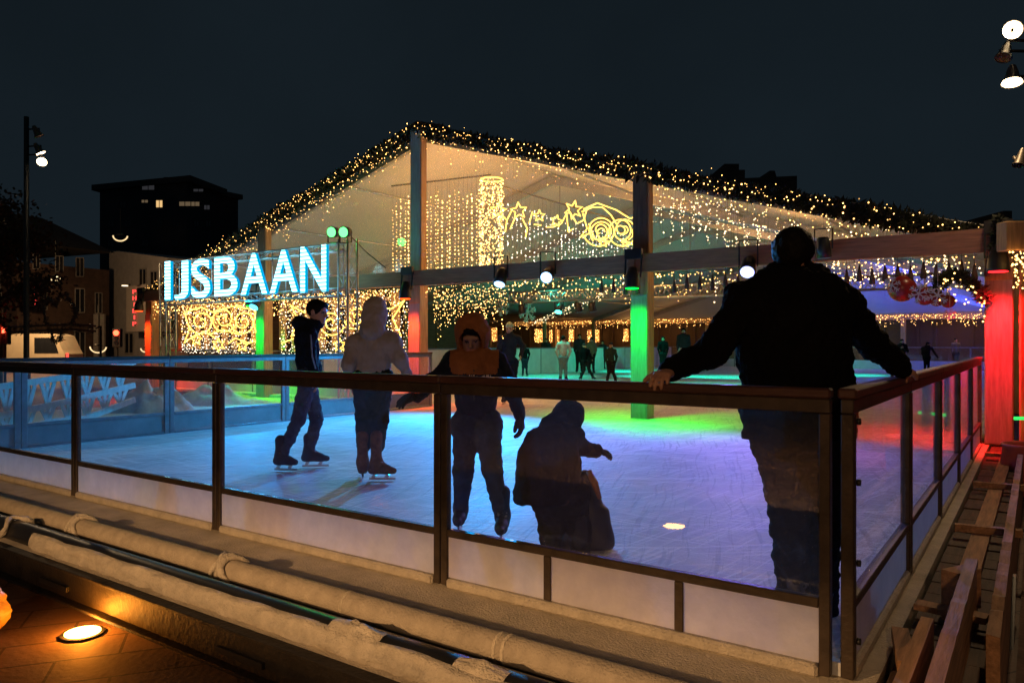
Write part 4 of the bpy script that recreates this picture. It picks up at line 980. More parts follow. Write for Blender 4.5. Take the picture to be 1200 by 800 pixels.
# ---------------------------------------------------------------- inner lighting truss with black spotlights
def truss(mb, p, q, w, n, r=.022, up=(0, 0, 1), rb=.011):
    p = Vector(p); q = Vector(q); d = (q - p).normalized(); x = d.cross(Vector(up)).normalized() * w / 2; y = x.cross(d).normalized() * w / 2
    cs = [x + y, x - y, -x - y, -x + y]
    for c in cs: mb.tube([p + c, q + c], r, 8)
    for i in range(n):
        a = p.lerp(q, i / n); b = p.lerp(q, (i + 1) / n)
        for k in range(4):
            c0, c1 = cs[k], cs[(k + 1) % 4]
            if i % 2: c0, c1 = c1, c0
            mb.tube([a + c0, b + c1], rb, 5)
            mb.tube([a + c0, a + c1], rb, 5)
def spot_can(label, p, d, frame, lens_mat, size=.13, length=.28, group='black spotlights', up=.25, name='spotlight', bm='black'):
    p = Vector(p); d = Vector(d).normalized()
    t = thing(name, label, 'spotlight', p, frame, group)
    m = MB(); m.tube([p - d * length * .6, p - d * length * .5, p, p + d * length * .4], [size * .55, size * .8, size * .92, size], 16); m.build('can', M[bm], t, True)
    m = MB(); m.tube([p + d * (length * .4 + .001), p + d * (length * .4 + .012)], size * .85, 16); m.build('lens', lens_mat, t)
    s = d.cross(Vector((0, 0, 1))).normalized() * (size + .015); h = Vector((0, 0, up))
    m = MB(); m.bar(p - s, p - s + h, .012, .03); m.bar(p + s, p + s + h, .012, .03); m.bar(p - s + h, p + s + h, .03, .012); m.build('yoke', M[bm], t)
    return t
TB = BF + 5.5; ta = PB(600, 343, TB); tb_ = PB(1100, 341, TB)
t = thing('lighting_truss', 'aluminium lighting truss hung across the inner rink', 'truss', ta, 'R')
m = MB(); truss(m, (ta.x, TB, 2.62), (tb_.x, TB, 2.62), .28, 44, .02); m.build('truss_frame', M['alu'], t, True)
for x in (.15, .5, .85):
    a = ta.x + (tb_.x - ta.x) * x; m = MB(); m.tube([(a, TB, 2.76), (a, TB, roofz(a) - .2)], .008, 5); m.build('sling', M['wire'], t)
teal = emit('teal_lens', (.05, 1, .75), 9); dim = emit('dim_lens', (.2, .3, .4), .2)
for i, (px, lit, lb) in enumerate(((612, 0, 'dark spotlight leftmost on the inner truss'), (655, 1, 'teal spotlight on the inner truss left of the row'), (678, 0, 'dark spotlight on the inner truss above the vest skater'), (694, 0, 'dark spotlight on the inner truss next to the green pillar lamp'), (855, 1, 'teal spotlight on the inner truss beside the man in black'))):
    a = PB(px, 345, TB).x; spot_can(lb, (a, TB, 2.28), (.1, -.5 if lit else .2, -1), 'R', teal if lit else dim, .11, .26, 'spotlights hung on the inner truss', .2)
# teal beams thrown on the inner ice
for a, b, pw, an in ((-8, 19.5, 420, 66), (-9.2, 25.5, 700, 60), (-13, 19.5, 380, 60), (-11.8, 24.5, 600, 62), (-15.3, 22, 420, 60), (-6, 30, 700, 60), (-14.5, 29, 700, 70), (-4.2, 20, 420, 66), (-1.5, 27, 600, 66), (-10.5, 15.5, 260, 66)):
    lamp('SPOT', 'teal_beam', (a, b - 1.2, 3.4), (.0, 1, .62), pw * 1.0, target=(a, b, 0), size=.08, angle=an, blend=.6, frame='R')
for a, b, t_, pw in ((-11.5, 20, (-17, 22, .6), 420), (-11.5, 27, (-17, 29, .6), 520), (-9, 33, (-9, 38, .6), 300)): lamp('SPOT', 'teal_beam', (a, b, 3.2), (.0, 1, .5), pw, target=t_, size=.1, angle=80, blend=.8, frame='R')
for a, b, c, pw in ((-3.5, 25, (.06, .10, 1), 1100), (-1.2, 15.5, (.25, .22, 1), 260), (-2.5, 36, (.04, .09, 1), 2200), (-7, 36, (.06, .10, 1), 1300), (-5.2, 16, (.25, .22, 1), 150)):
    lamp('SPOT', 'blue_uplight', (a, b, 2.3), c, pw, target=(a + .6, b + 2.0, 5), size=.1, angle=110, blend=.9, frame='R')
# warm light under the roof from the big curtains
for a, b, z, pw in ((AC, CB + .8, 4.3, 170), (AC - 1.3, CB + .5, 3.8, 90), (AC + .8, CB + 5, 4.3, 140), (-3.2, BF + 2.5, 3.3, 34)):
    lamp('POINT', 'curtain_glow', (a, b, z), (1, .45, .13), pw, size=.6, frame='R')
for a in (-2.5, -7.8, -13, -18, -25): lamp('POINT', 'curtain_glow', (a, BB - 1.6, 1.9), (1, .5, .16), 26, size=.6, frame='R')
# ---------------------------------------------------------------- lit spotlights on the front beam
blue_lens = emit('blue_white_lens', (.36, .62, 1), 2.6); violet_lens = emit('violet_lens', (.40, .46, 1), 2.6)
for px, py, lab, lm, col, tgt, pw, dd in ((587, 326, 'blue white spotlight on the front beam left of its pair', blue_lens, (.0, .40, 1), (-7.2, 3.2), 2000, (.1, -.5, -.9)), (642, 322, 'blue white spotlight on the front beam facing the viewer', blue_lens, (.13, .19, 1), (-3.8, 3.2), 430, (.35, -1, -.5)),
                                     (877, 313, 'violet spotlight on the front beam beside the big man in black', violet_lens, (.27, .20, 1), (-1.9, 3.2), 520, (.15, -1, -.8))):
    p = PB(px, py, BF - .62)
    t = spot_can(lab, p, dd, 'R', lm, .125, .34, 'lit spotlights on the front beam', .42)
    lamp('SPOT', 'spot_beam', tuple(p + Vector(dd).normalized() * .25), col, pw, target=(tgt[0], tgt[1], 0), size=.08, angle=125, blend=.9, parent=t, frame='R')
p = PB(965, 292, BF - .6); spot_can('unlit spotlight on the front beam right of the big man', p, (0, .2, -1), 'R', dim, .11, .3, 'lit spotlights on the front beam', .3)
p = PB(300, 355, BF - .7); t = spot_can('black spotlight hanging under the middle of the glowing sign', p, (.2, -.8, -1), 'R', emit('cyan_lens', (.1, .8, 1), 3), .13, .34, 'lit spotlights on the front beam', .3)
lamp('SPOT', 'spot_beam', tuple(p + Vector((.05, -.3, -.25))), (.0, .36, 1), 900, target=(-8.0, 3.0, 0), size=.1, angle=105, blend=.9, parent=t, frame='R')
# ---------------------------------------------------------------- small ornaments along the beam
cone_m = mat('cone_brown', (.09, .05, .035), .8, .4, 20)
proto = None; ORN = 'cone ornaments along the front beam'
for px in list(range(705, 760, 14)) + list(range(790, 900, 15)) + list(range(992, 1160, 15)):
    P_ = PB(px, 325, BF - .34); loc = W(P_.x, P_.y, 2.20 + .03 * math.sin(px))
    if proto is None:
        m = MB(); m.tube([(0, 0, 0), (0, 0, .02), (0, 0, .10), (0, 0, .2), (0, 0, .25)], [.032, .042, .034, .016, .005], 10); m.tube([(0, 0, .25), (0, 0, .38)], .003, 4)
        proto = m.build('cone_ornament', cone_m, None, True); o = proto
    else: o = proto.copy(); COL.objects.link(o)
    o.location = loc; tag(o, 'small dark pointed cone ornament hanging under the front beam', 'ornament', ORN)
def bauble(label, px, py, r, b):
    p = PB(px, py, b); t = thing('bauble', label, 'bauble', p, 'R', 'red baubles by the right pillar')
    m = MB(); m.ball(p, r, 0, 20, 14); m.build('ball', BAUB, t, True); m = MB(); m.tube([p + Vector((0, 0, r - .005)), p + Vector((0, 0, r + .04))], .025, 10); m.build('cap', M['alu'], t); m = MB(); m.tube([p + Vector((0, 0, r + .04)), (p.x, p.y, ZB0 + .0)], .003, 4); m.build('cord', M['wire'], t)
BAUB = mat('bauble_red', (.22, .012, .012), .3, .1)
for args in (('large red bauble leftmost of the cluster by the right pillar', 1057, 338, .19, BF - .3), ('red bauble in the middle of the cluster', 1084, 347, .13, BF - .25), ('small red bauble nearest the lit arch', 1111, 353, .095, BF - .2), ('red bauble hidden partly behind the snowflakes', 1098, 350, .11, BF - .05)): bauble(*args)
def snowflake(label, px, py, r, b, mt):
    p = PB(px, py, b); m = MB(); z = Vector((0, 0, 1)); x = Vector((1, 0, 0))
    for k in range(6):
        d = x * math.cos(k * math.pi / 3 + .3) + z * math.sin(k * math.pi / 3 + .3); yo = Vector((0, .0005 * k, 0)); m.bar(p + yo, p + d * r + yo, r * .12, r * .14, up=(0, 1, 0))
        for q in (.45, .72):
            for s in (-1, 1):
                e = x * math.cos(k * math.pi / 3 + .3 + s * .9) + z * math.sin(k * math.pi / 3 + .3 + s * .9); m.bar(p + d * r * q + yo * 1.7, p + d * r * q + e * r * .32 + yo * 1.7, r * .10, r * .12, up=(0, 1, 0))
    m.tube([p + z * r * .9, p + z * (r + .3)], .003, 4)
    single(m, 'snowflake', mt, label, 'snowflake', 'R', 'hanging snowflake ornaments', org=tuple(p))
SF = mat('snowflake_white', (.42, .44, .46), .6, .05)
for args in (('white snowflake in front of the red baubles', 1077, 344, .14, BF - .55), ('pale snowflake right of the first one by the baubles', 1099, 346, .14, BF - .6), ('grey snowflake left of the large bauble', 1045, 334, .12, BF - .5), ('small snowflake below the baubles', 1113, 368, .08, BF - .5), ('large pale snowflake hanging inside the tent above the small far skater', 618, 366, .42, 22), ('pale snowflake hanging inside above the orange hood', 588, 360, .34, 20)): snowflake(*args, SF)
# fir arch with bulbs beside the red pillar
arc = [(1100, 336), (1106, 326), (1118, 321), (1132, 326), (1146, 338), (1156, 352)]
t = thing('lit_branch', 'dark fir arch wound with warm bulbs next to the red pillar', 'garland', PB(1128, 340, BF - .4), 'R')
m = MB(); A_ = [PB(x, y, BF - .4) for x, y in arc]
for i in range(5): foliage_band(m, A_[i], A_[i + 1], 330, .075, .07, 70 + i, .014)
m.tube(A_, .03, 8); m.build('branch', M['foliage'], t); m = MB(); random.seed(8)
for c in [A_] + [[PB(x + dx, y + dy, BF - .42) for x, y in arc[s:]] for dx, dy, s in ((3, 10, 0), (-2, 20, 2))]:
    for i in range(len(c) - 1):
        for k in range(3): m.bulb(c[i].lerp(c[i + 1], random.random()) + Vector((random.gauss(0, .03), -.07, random.gauss(0, .02) - .05)), .0125)
m.build('bulbs', M['warm_bulb'], t)['kind'] = 'stuff'
# fir tufts over the beam at the pillars
for i in (0,):
    a = pa[i]; m = MB(); foliage_band(m, (a, BF - .5, 2.4), (a, BF - .45, 2.95), 1100, .11, .07, 90, .014); single(m, 'fir_tuft', M['foliage'], 'dark fir bunch tied to the beam end above the red pillar', 'garland', 'R')
# ---------------------------------------------------------------- glowing sign on its truss
SB = 7.7
def letter_mat():
    m, nt, out = new_mat('led_letter'); e = N(nt, 'ShaderNodeEmission'); tc = N(nt, 'ShaderNodeTexCoord'); sp = N(nt, 'ShaderNodeSeparateXYZ'); nt.links.new(tc.outputs['Object'], sp.inputs[0])
    mu = N(nt, 'ShaderNodeMath', operation='MULTIPLY'); mu.inputs[1].default_value = 2 * math.pi / .085; nt.links.new(sp.outputs['Z'], mu.inputs[0])
    sn = N(nt, 'ShaderNodeMath', operation='SINE'); nt.links.new(mu.outputs[0], sn.inputs[0])
    mr = N(nt, 'ShaderNodeMapRange'); mr.inputs[1].default_value = -.9; mr.inputs[2].default_value = -.1; nt.links.new(sn.outputs[0], mr.inputs[0])
    mx = N(nt, 'ShaderNodeMixRGB'); mx.inputs[1].default_value = (.0, .36, .75, 1); mx.inputs[2].default_value = (.95, 2.6, 3.1, 1); nt.links.new(mr.outputs[0], mx.inputs[0]); nt.links.new(mx.outputs[0], e.inputs[0]); e.inputs[1].default_value = 1.5
    nt.links.new(e.outputs[0], out.inputs[0]); return m
LM = letter_mat(); edge = emit('letter_edge', (0, .42, .85), .9, True)
sg = thing('sign', 'glowing cyan IJSBAAN letter sign on a truss above the tent entrance', 'sign', (PB(290, 350, SB).x, SB, GZ), 'R')
ext = (('I', 194, 200.5, 306, 352), ('J', 205, 221.5, 305, 351.5), ('S', 225, 247, 302, 350), ('B', 252, 279, 299, 347.5), ('A', 283, 314, 295, 346.5), ('A', 317, 349.5, 291, 344), ('N', 353, 383, 286.5, 343))
def add_letter(ch, x0, x1, y0, y1):
    cu = bpy.data.curves.new('t', 'FONT'); cu.body = ch; cu.extrude = .04; cu.offset = .012; cu.resolution_u = 6
    ob = bpy.data.objects.new('t', cu); COL.objects.link(ob); bpy.context.view_layer.update()
    me = bpy.data.meshes.new_from_object(ob.evaluated_get(bpy.context.evaluated_depsgraph_get())); bpy.data.objects.remove(ob); bpy.data.curves.remove(cu)
    vs = [v.co.copy() for v in me.vertices]; xa, xb = min(v.x for v in vs), max(v.x for v in vs); ya, yb = min(v.y for v in vs), max(v.y for v in vs)
    A0 = PB(x0, y1, SB - .16); A1 = PB(x1, y0, SB - .16); o = ORG[sg.name]
    for v in me.vertices:
        v.co = (A0.x + (v.co.x - xa) / (xb - xa) * (A1.x - A0.x) - o[0], SB - .1 - v.co.z - o[1] - .04, A0.z + (v.co.y - ya) / (yb - ya) * (A1.z - A0.z) - o[2])
    me.materials.clear(); me.materials.append(LM); me.materials.append(edge); me.update()
    for p_ in me.polygons: p_.material_index = 0 if abs(p_.normal.y) > .7 else 1
    ob = bpy.data.objects.new('letter', me); COL.objects.link(ob); ob.parent = sg; ob['label'] = 'letter ' + ch
for e in ext: add_letter(*e)
LM.cycles.emission_sampling = 'FRONT_BACK'
tl0, tl1 = PB(188, 308, SB + .15), PB(404, 282, SB + .15); zt_, zb_ = PB(383, 287, SB).z, PB(383, 345, SB).z
for z in (zt_ - .05, zb_ + .05):
    m = MB(); truss(m, (tl0.x, SB + .2, z), (tl1.x, SB + .2, z), .16, 18, .02, rb=.007); m.build('truss_chord', M['alu'], sg, True)
m = MB()
for i in range(16):
    a = tl0.x + (tl1.x - tl0.x) * i / 15; m.tube([(a, SB + .12, zb_), (a, SB + .12, zt_)], .012, 6)
m.build('uprights', M['alu'], sg, True)
m = MB(); m.box((tl0.x + .2, SB + .33, zb_ - .0), (tl1.x - .5, SB + .36, zb_ + .02)); 
for px, zz in ((196, zt_ + .02), (407, zt_ + .12)):
    a = PB(px, 380, SB + .2).x; m = MB(); truss(m, (a, SB + .22, GZ), (a, SB + .22, zz), .28, 10, .022, up=(0, 1, 0), rb=.008); m.build('truss_tower', M['alu'], sg, True)
gl_ = emit('green_lens', (.12, 1, .2), 2.6)
for px, lb in ((391, 'left green floodlight on top of the right sign tower'), (405, 'right green floodlight on top of the right sign tower')):
    p = PB(px, 272, SB - .05); t = spot_can(lb, p, (.25, -1, -.15), 'R', gl_, .125, .2, 'green floodlights on the sign tower', -.22)
    lamp('SPOT', 'flood_beam', tuple(p + Vector((.05, -.2, 0))), (.05, 1, .15), 60, target=(p.x + 1.5, p.y - 6, 0), size=.1, angle=110, blend=.8, parent=t, frame='R')
lamp('POINT', 'flood_halo', tuple(PB(398, 272, SB + .35)), (.05, 1, .12), 14, size=.1, frame='R')
c = [PB(412, 278, SB), PB(430, 296, BF - .3), PB(452, 314, BF - .3)]; m = MB(); m.tube(c, .012, 6); single(m, 'cable', M['wire'], 'dark cable running from the sign tower to the tent beam', 'cable', 'R')
# ---------------------------------------------------------------- street side on the left
def wall_pt(A, B, s): return A.lerp(B, s)
def window_on(parent, A, B, px, py, w, h, mt, frame='window_frame', deep=.12, label=None, out_=.02):
    """window centred at photo pixel (px,py) on the vertical wall plane through A-B (world), size in pixels"""
    n = Vector((B.y - A.y, A.x - B.x, 0)).normalized()
    if n.y > 0: n = -n
    def hit(x, y):
        d = Vector(((x - 600) / F, 1, -(y - 402) / F)); o = Vector((0, 0, HC)); k = (A - o).dot(n) / d.dot(n); return o + d * k
    p0 = hit(px - w / 2, py + h / 2); p1 = hit(px + w / 2, py + h / 2); p2 = hit(px + w / 2, py - h / 2); p3 = hit(px - w / 2, py - h / 2)
    h1 = (p1 - p0); p2 = p1 + Vector((0, 0, p3.z - p0.z)); f = n * out_
    m = MB(); m.prism([p0 + f, p1 + f, p2 + f, p3 + f], n * .02); o = m.build('window', mt, parent)
    if label: o['label'] = label
    m = MB(); e = n * (out_ + .03); t = min(.14, h1.length * .09)
    for a, b in ((p0, p1), (p3, p2)): m.bar(a + e, b + e, t, .05, up=n)
    for a, b in ((p0, p3), (p1, p2), ((p0 + p1) / 2, (p3 + p2) / 2)): m.bar(a + e * 1.02, b + e * 1.02, t * .8, .05, up=n)
    m.build('window_frame', M[frame], o)
    return o
def footprint_block(poly, z0, z1):
    m = MB(); m.prism([Vector((p.x, p.y, z0)) for p in poly][::-1] if False else [Vector((p.x, p.y, z0)) for p in poly], (0, 0, z1 - z0)); return m
def ext_(poly, d):
    c = sum(poly, Vector()) / len(poly); return [p + (p - c).normalized() * d for p in poly]
# apartment tower
A, B, C = X3(117, 402, 116), X3(219, 402, 110), X3(257, 402, 119); D_ = A + C - B; poly = [A, B, C, D_]; zt = HC + 196 * 110 / F
t = thing('apartment_building', 'dark apartment tower with flat roof slab and a few lit windows', 'building', (B.x, B.y, GZ))
footprint_block(poly, GZ, zt - 1.0).build('wall', M['dark_wall'], t)
footprint_block(ext_(poly, 1.2), zt - .95, zt - .1).build('roof', M['dark_wall'], t)
P2 = [C, X3(279, 402, 122), X3(279, 402, 122) + (D_ - C) * .6, C + (D_ - C) * .6]; z2 = HC + 178 * 119 / F
footprint_block(P2, GZ, z2 - .8).build('annex', M['dark_wall'], t); footprint_block(ext_(P2, .8), z2 - .78, z2).build('annex_roof', M['dark_wall'], t)
m = MB(); q = A.lerp(B, .42); m.box((q.x - 2, q.y + 4, zt - .08), (q.x + 3, q.y + 8, zt + .7)); m.build('roof_hut', M['dark_wall'], t)
m = MB(); q = A.lerp(B, .83); m.box((q.x - 3, q.y + 4, zt - .08), (q.x + 1, q.y + 8, zt + .9)); m.build('roof_hut', M['dark_wall'], t)
litw = emit('lit_window', (1, .62, .25), .75); dimw = emit('dim_window', (1, .7, .4), .10); faint = emit('faint_window', (.7, .7, .8), .03)
for px, py, w, h, mt in ((187, 239, 8, 9, litw), (170, 236, 8, 4, dimw), (174, 219, 15, 8, faint), (217, 239, 14, 6, dimw), (144, 240, 8, 8, M['dark_glass']), (150, 262, 8, 8, M['dark_glass']), (187, 262, 8, 9, M['dark_glass']), (130, 262, 8, 8, M['dark_glass']), (206, 262, 8, 8, M['dark_glass']), (170, 285, 8, 8, M['dark_glass']), (130, 285, 8, 8, M['dark_glass']), (205, 285, 8, 8, M['dark_glass']), (130, 221, 9, 7, M['dark_glass'])):
    window_on(t, A, B, px, py, w, h, mt, 'dark_wall')
for px, py, w, h, mt in ((228, 239, 11, 6, dimw), (242, 243, 7, 6, faint), (232, 223, 12, 4, faint), (244, 262, 6, 7, M['dark_glass']), (230, 262, 6, 7, M['dark_glass'])): window_on(t, B, C, px, py, w, h, mt, 'dark_wall')
# dark brick house
A, B = X3(20, 402, 50), X3(128, 402, 56); 
t = thing('brick_house', 'dark brick house with pale window surrounds behind the white van', 'house', (A.x, A.y, GZ)); d = (B - A).normalized(); n = Vector((d.y, -d.x, 0)); 
if n.y < 0: n = -n
z1 = HC + 92 * 52 / F; zr = HC + 152 * 54 / F
footprint_block([A, B, B + n * 9, A + n * 9], GZ, z1).build('wall', M['dark_brick'], t)
C0_, C1_ = A - d * .5, B + d * .25
m = MB(); r0 = A + d * 1.5 + n * 4.5; r1 = B - d * 2.2 + n * 4.5
m.add([C0_ - n * .3 + Vector((0, 0, z1)), C1_ - n * .3 + Vector((0, 0, z1)), C1_ + n * 9.3 + Vector((0, 0, z1)), C0_ + n * 9.3 + Vector((0, 0, z1)), Vector((r0.x, r0.y, zr)), Vector((r1.x, r1.y, zr))], [(0, 1, 5, 4), (1, 2, 5), (2, 3, 4, 5), (3, 0, 4), (3, 2, 1, 0)]); rf = m.build('roof', M['roof_tile'], t)
m = MB(); q = r1 - d * 3; m.box((q.x - .4, q.y - .4, zr - 1), (q.x + .4, q.y + .4, zr + .5)); m.build('chimney', M['dark_brick'], rf)
for px, py, w, h in ((69, 309, 9, 18), (93, 313, 9, 22), (93, 352, 11, 28), (115, 355, 8, 24), (50, 350, 9, 26), (42, 306, 8, 18), (93, 405, 12, 34), (45, 405, 10, 34)): window_on(t, A, B, px, py, w, h, M['dark_glass'], 'window_frame')
for px in (113, 120.5):
    q = X3(px, 402, 54.8); m = MB(); m.box((q.x - .16, q.y - .1, GZ), (q.x + .16, q.y + .1, HC + 34 * 55 / F)); m.build('door_post', M['window_frame'], t)
# pale corner shop with the projecting sign box
A, B = X3(128, 402, 58), X3(196, 402, 52); d = (B - A).normalized(); n = Vector((d.y, -d.x, 0)); 
if n.y < 0: n = -n
t = thing('shop_building', 'pale rendered corner shop building behind the left truss tower', 'building', (B.x, B.y, GZ)); z1 = HC + 109 * 58 / F; z2 = HC + 90 * 52 / F
m = MB(); m.add([Vector((p.x, p.y, z)) for p, z in ((A, GZ), (B, GZ), (B + n * 9, GZ), (A + n * 9, GZ), (A, z1), (B, z2 + .6), (B + n * 9, z2 + .6), (A + n * 9, z1))], [(0, 1, 5, 4), (1, 2, 6, 5), (2, 3, 7, 6), (3, 0, 4, 7), (4, 5, 6, 7), (3, 2, 1, 0)]); m.build('wall', M['render_white'], t)
for px, py, w, h in ((168, 326, 8, 22), (181, 330, 8, 24), (169, 356, 6, 30), (183, 365, 8, 30), (152, 402, 10, 24)): window_on(t, A, B, px, py, w, h, M['dark_glass'], 'window_frame')
q0 = X3(148, 389, 52.5); q1 = X3(171, 333, 50.0); dd = Vector((q1.x - q0.x, q1.y - q0.y, 0)); 
fb = thing('sign_box', 'pale projecting sign box with red vertical letters on the shop front', 'sign', (q0.x, q0.y, q0.z)); m = MB()
zt = HC + 68 * 51 / F; zb = HC + 13.5 * 52 / F; m.prism([Vector((q0.x, q0.y, zb)), Vector((q1.x, q1.y, zb)), Vector((q1.x, q1.y, zt)), Vector((q0.x, q0.y, zt))], Vector((.8, 1.9, 0))); m.build('box', M['board_solid'] if False else mat('sign_box_paint', (.34, .3, .26), .7, .1), fb)
RED = emit('red_letter', (1, .06, .05), 1.6)
def vert_text(word, x, y0, y1, Y, wpx, parent, rot=0):
    st = (y1 - y0) / len(word)
    for i, ch in enumerate(word):
        cu = bpy.data.curves.new('t', 'FONT'); cu.body = ch; cu.extrude = .03; cu.offset = .015
        ob = bpy.data.objects.new('t', cu); COL.objects.link(ob); bpy.context.view_layer.update()
        me = bpy.data.meshes.new_from_object(ob.evaluated_get(bpy.context.evaluated_depsgraph_get())); bpy.data.objects.remove(ob); bpy.data.curves.remove(cu)
        xs_ = [v.co.x for v in me.vertices]; ys_ = [v.co.y for v in me.vertices]; a0, a1, b0, b1 = min(xs_), max(xs_), min(ys_), max(ys_)
        ww = wpx if ch != 'I' else wpx * .35
        c = X3(x, y0 + st * (i + .5), Y); pxm = Y / F; o = ORG[parent.name]
        for v in me.vertices: v.co = (c.x + ((v.co.x - a0) / (a1 - a0) - .5) * ww * pxm - o[0], c.y - v.co.z - o[1], c.z + ((v.co.y - b0) / (b1 - b0) - .5) * st * .66 * pxm - o[2])
        me.materials.clear(); me.materials.append(RED); me.update(); ob = bpy.data.objects.new('letter', me); COL.objects.link(ob); ob.parent = parent; ob['label'] = 'red letter ' + ch
vert_text('PHILIP', 157.5, 338, 383, 51.0, 4.2, fb)
p = X3(42, 343, 48.5); fb2 = thing('sign_box', 'small dark upright sign with red letters on the brick house', 'sign', p)
m = MB(); m.box((p.x - .28, p.y + .04, HC + 42 * 48 / F), (p.x + .28, p.y + .4, HC + 77 * 48 / F)); m.build('box', M['black'], fb2); vert_text('PHILIP', 42, 328, 358, 48.4, 3.4, fb2)
# dark tree on the left edge
def tree(label, px, Y, ptop, rad, nl, seed, base_px=None, lm='leaf_brown', cz=None):
    random.seed(seed); b = X3(px, 402, Y); b.z = GZ; top = HC + (402 - ptop) * Y / F; H = top - GZ
    t = thing('tree', label, 'tree', b); m = MB(); cen = []
    m.tube([b, b + Vector((.1, 0, H * .3)), b + Vector((.0, .1, H * .6)), b + Vector((.1, .1, H * .9))], [.28, .2, .12, .03], 9)
    for i in range(22):
        z = H * (.28 + .6 * random.random()); a = random.random() * 6.28; L = rad * (.5 + .6 * random.random()) * (1 - .5 * max(0, z / H - .5))
        p0 = b + Vector((.05, .05, z)); p1 = p0 + Vector((math.cos(a) * L * .5, math.sin(a) * L * .5, L * .3)); p2 = p0 + Vector((math.cos(a) * L, math.sin(a) * L, L * .45)); m.tube([p0, p1, p2], [.07, .045, .015], 6); cen += [p1, p2, p2]
    m.build('trunk', M['bark'], t, True); f = MB()
    for i in range(nl):
        c = random.choice(cen) + Vector((random.gauss(0, 1), random.gauss(0, 1), random.gauss(0, .8))) * rad * .2; x = Vector((random.gauss(0, 1), random.gauss(0, 1), random.gauss(0, 1))).normalized(); y = x.orthogonal().normalized(); s = .06 + .07 * random.random()
        f.add([c - x * s, c + y * s * .6, c + x * s, c - y * s * .6], [(0, 1, 2, 3)])
    f.build('crown', M[lm], t); return t
tree('dark autumn tree at the left edge of the photo', -6, 30, 236, 1.9, 4200, 3)
# lamp posts
LW = (1, .66, .34)
def flood(parent, p, d, r, L, lit, power=0, ang=120):
    p = Vector(p); d = Vector(d).normalized(); m = MB(); m.tube([p - d * L, p - d * L * .7, p - d * .3 * L, p], [r * .35, r * .55, r * .7, r], 14, 0, False); m.tube([p - d * L * 1.01, p - d * L], r * .34, 14); h = m.build('lamp_head', M['lamp_metal'], parent, True)
    m = MB(); m.tube([p - d * .02, p - d * .01], r * .93, 14); m.build('lens', LENS_ON if lit else M['dark_glass'], h)
    if power: lamp('SPOT', 'flood_light', p + d * .05, LW, power, target=p + d * 5, size=r, angle=ang, blend=.6, parent=parent)
LENS_ON = emit('lamp_lens', (1, .74, .42), 16); M['lamp_metal'] = mat('lamp_metal', (.10, .085, .07), .45, .2, 8, .0, .5)
b = X3(31, 402, 21); b.z = GZ; zt = HC + 265 * 21 / F
sl = thing('street_lamp', 'tall black street lamp post with floodlights left of the sign', 'street lamp', b)
m = MB(); m.tube([b, b + Vector((0, 0, 1.0)), b + Vector((0, 0, 1.05)), Vector((b.x, b.y, zt))], [.11, .10, .075, .065], 14); m.tube([b, b + Vector((0, 0, .25))], [.15, .14], 14); m.build('pole', M['black'], sl, True)
for (px, py), d, lit, pw in (((49, 190), (.35, -.7, -.6), 1, 260), ((48, 180), (.5, .2, -1), 1, 0), ((46, 160), (.4, .3, -1), 0, 0)):
    p = X3(px, py, 20.9); m = MB(); m.tube([(b.x, b.y, p.z + .22), (p.x, p.y, p.z + .22), (p.x, p.y, p.z + .1)], .022, 8); m.build('arm', M['black'], sl, True); flood(sl, p, d, .13, .3, lit, pw)
# floodlight mast at the right edge (mast itself just outside the frame)
b = X3(1212, 402, 9.5); b.z = GZ; mt_ = thing('floodlight_mast', 'mast of floodlights at the upper right with its top lamp burning', 'floodlight', b)
m = MB(); m.tube([b, Vector((b.x, b.y, 5.8))], .06, 12); m.build('pole', M['black'], mt_, True)
for (px, py), d, lit, pw, r in (((1187, 35), (-.35, -1, -.1), 1, 300, .115), ((1176, 68), (-.45, -.3, -1), 0, 0, .10), ((1186, 98), (-.15, -.2, -1), 1, 80, .12), ((1193, 194), (-.4, -.2, -1), 0, 0, .07)):
    p = X3(px, py, 9.4); m = MB(); z = p.z + (.12 if py != 35 else -.1); m.tube([(b.x, b.y, z), (p.x, p.y + .08, z), (p.x, p.y, p.z + .02)], .02, 8); m.build('arm', M['lamp_metal'], mt_, True); flood(mt_, p, d, r, .24, lit, pw, 130)
# twin of the street lamp behind the viewer, which lights the front of the rink
b2 = Vector((-1.6, -6.4, GZ)); c = thing('street_lamp', 'street lamp behind the viewer lighting the front of the rink', 'street lamp', b2)
m = MB(); m.tube([b2, b2 + Vector((0, 0, 4.2))], .07, 12); m.build('pole', M['black'], c, True); flood(c, b2 + Vector((.1, .5, 4.0)), (.15, 1, -.5), .17, .3, 1, 0)
lamp('SPOT', 'flood_light', b2 + Vector((.1, .55, 3.95)), (1, .55, .25), FRONT_W, target=(0, 4, 0), size=.2, angle=110, blend=.8)
# added lamp, out of view, whose shade keeps its light below the glass
t = thing('added_wash_lamp', 'added unseen lamp with light blocking boards behind the viewer washing the foot of the front fence', 'lamp', (-2.5, -6, GZ), 'R')
m = MB(); m.tube([(-2.5, -6, GZ), (-2.5, -6, 1.9)], .04, 10); m.build('post', M['black'], t, True)
m = MB(); m.box((-4.6, -5.02, 1.705), (-1.4, -4.98, 2.6)); m.build('blocker_board', M['black'], t)  # unseen board added to cut the light off above the kick boards
m = MB(); m.box((-4.6, -5.02, .5), (-1.4, -4.98, 1.572)); m.build('blocker_board', M['black'], t)  # unseen lower board added to keep the light off the paving
m = MB(); m.bar((-2.5, -6, 2.5), (-2.5, -5.02, 2.5), .04, .04); m.build('arm', M['black'], t)
lamp('POINT', 'wash_light', (-2.5, -6, 2.0), (1, .54, .22), WASH_W, size=.05, parent=t, frame='R')
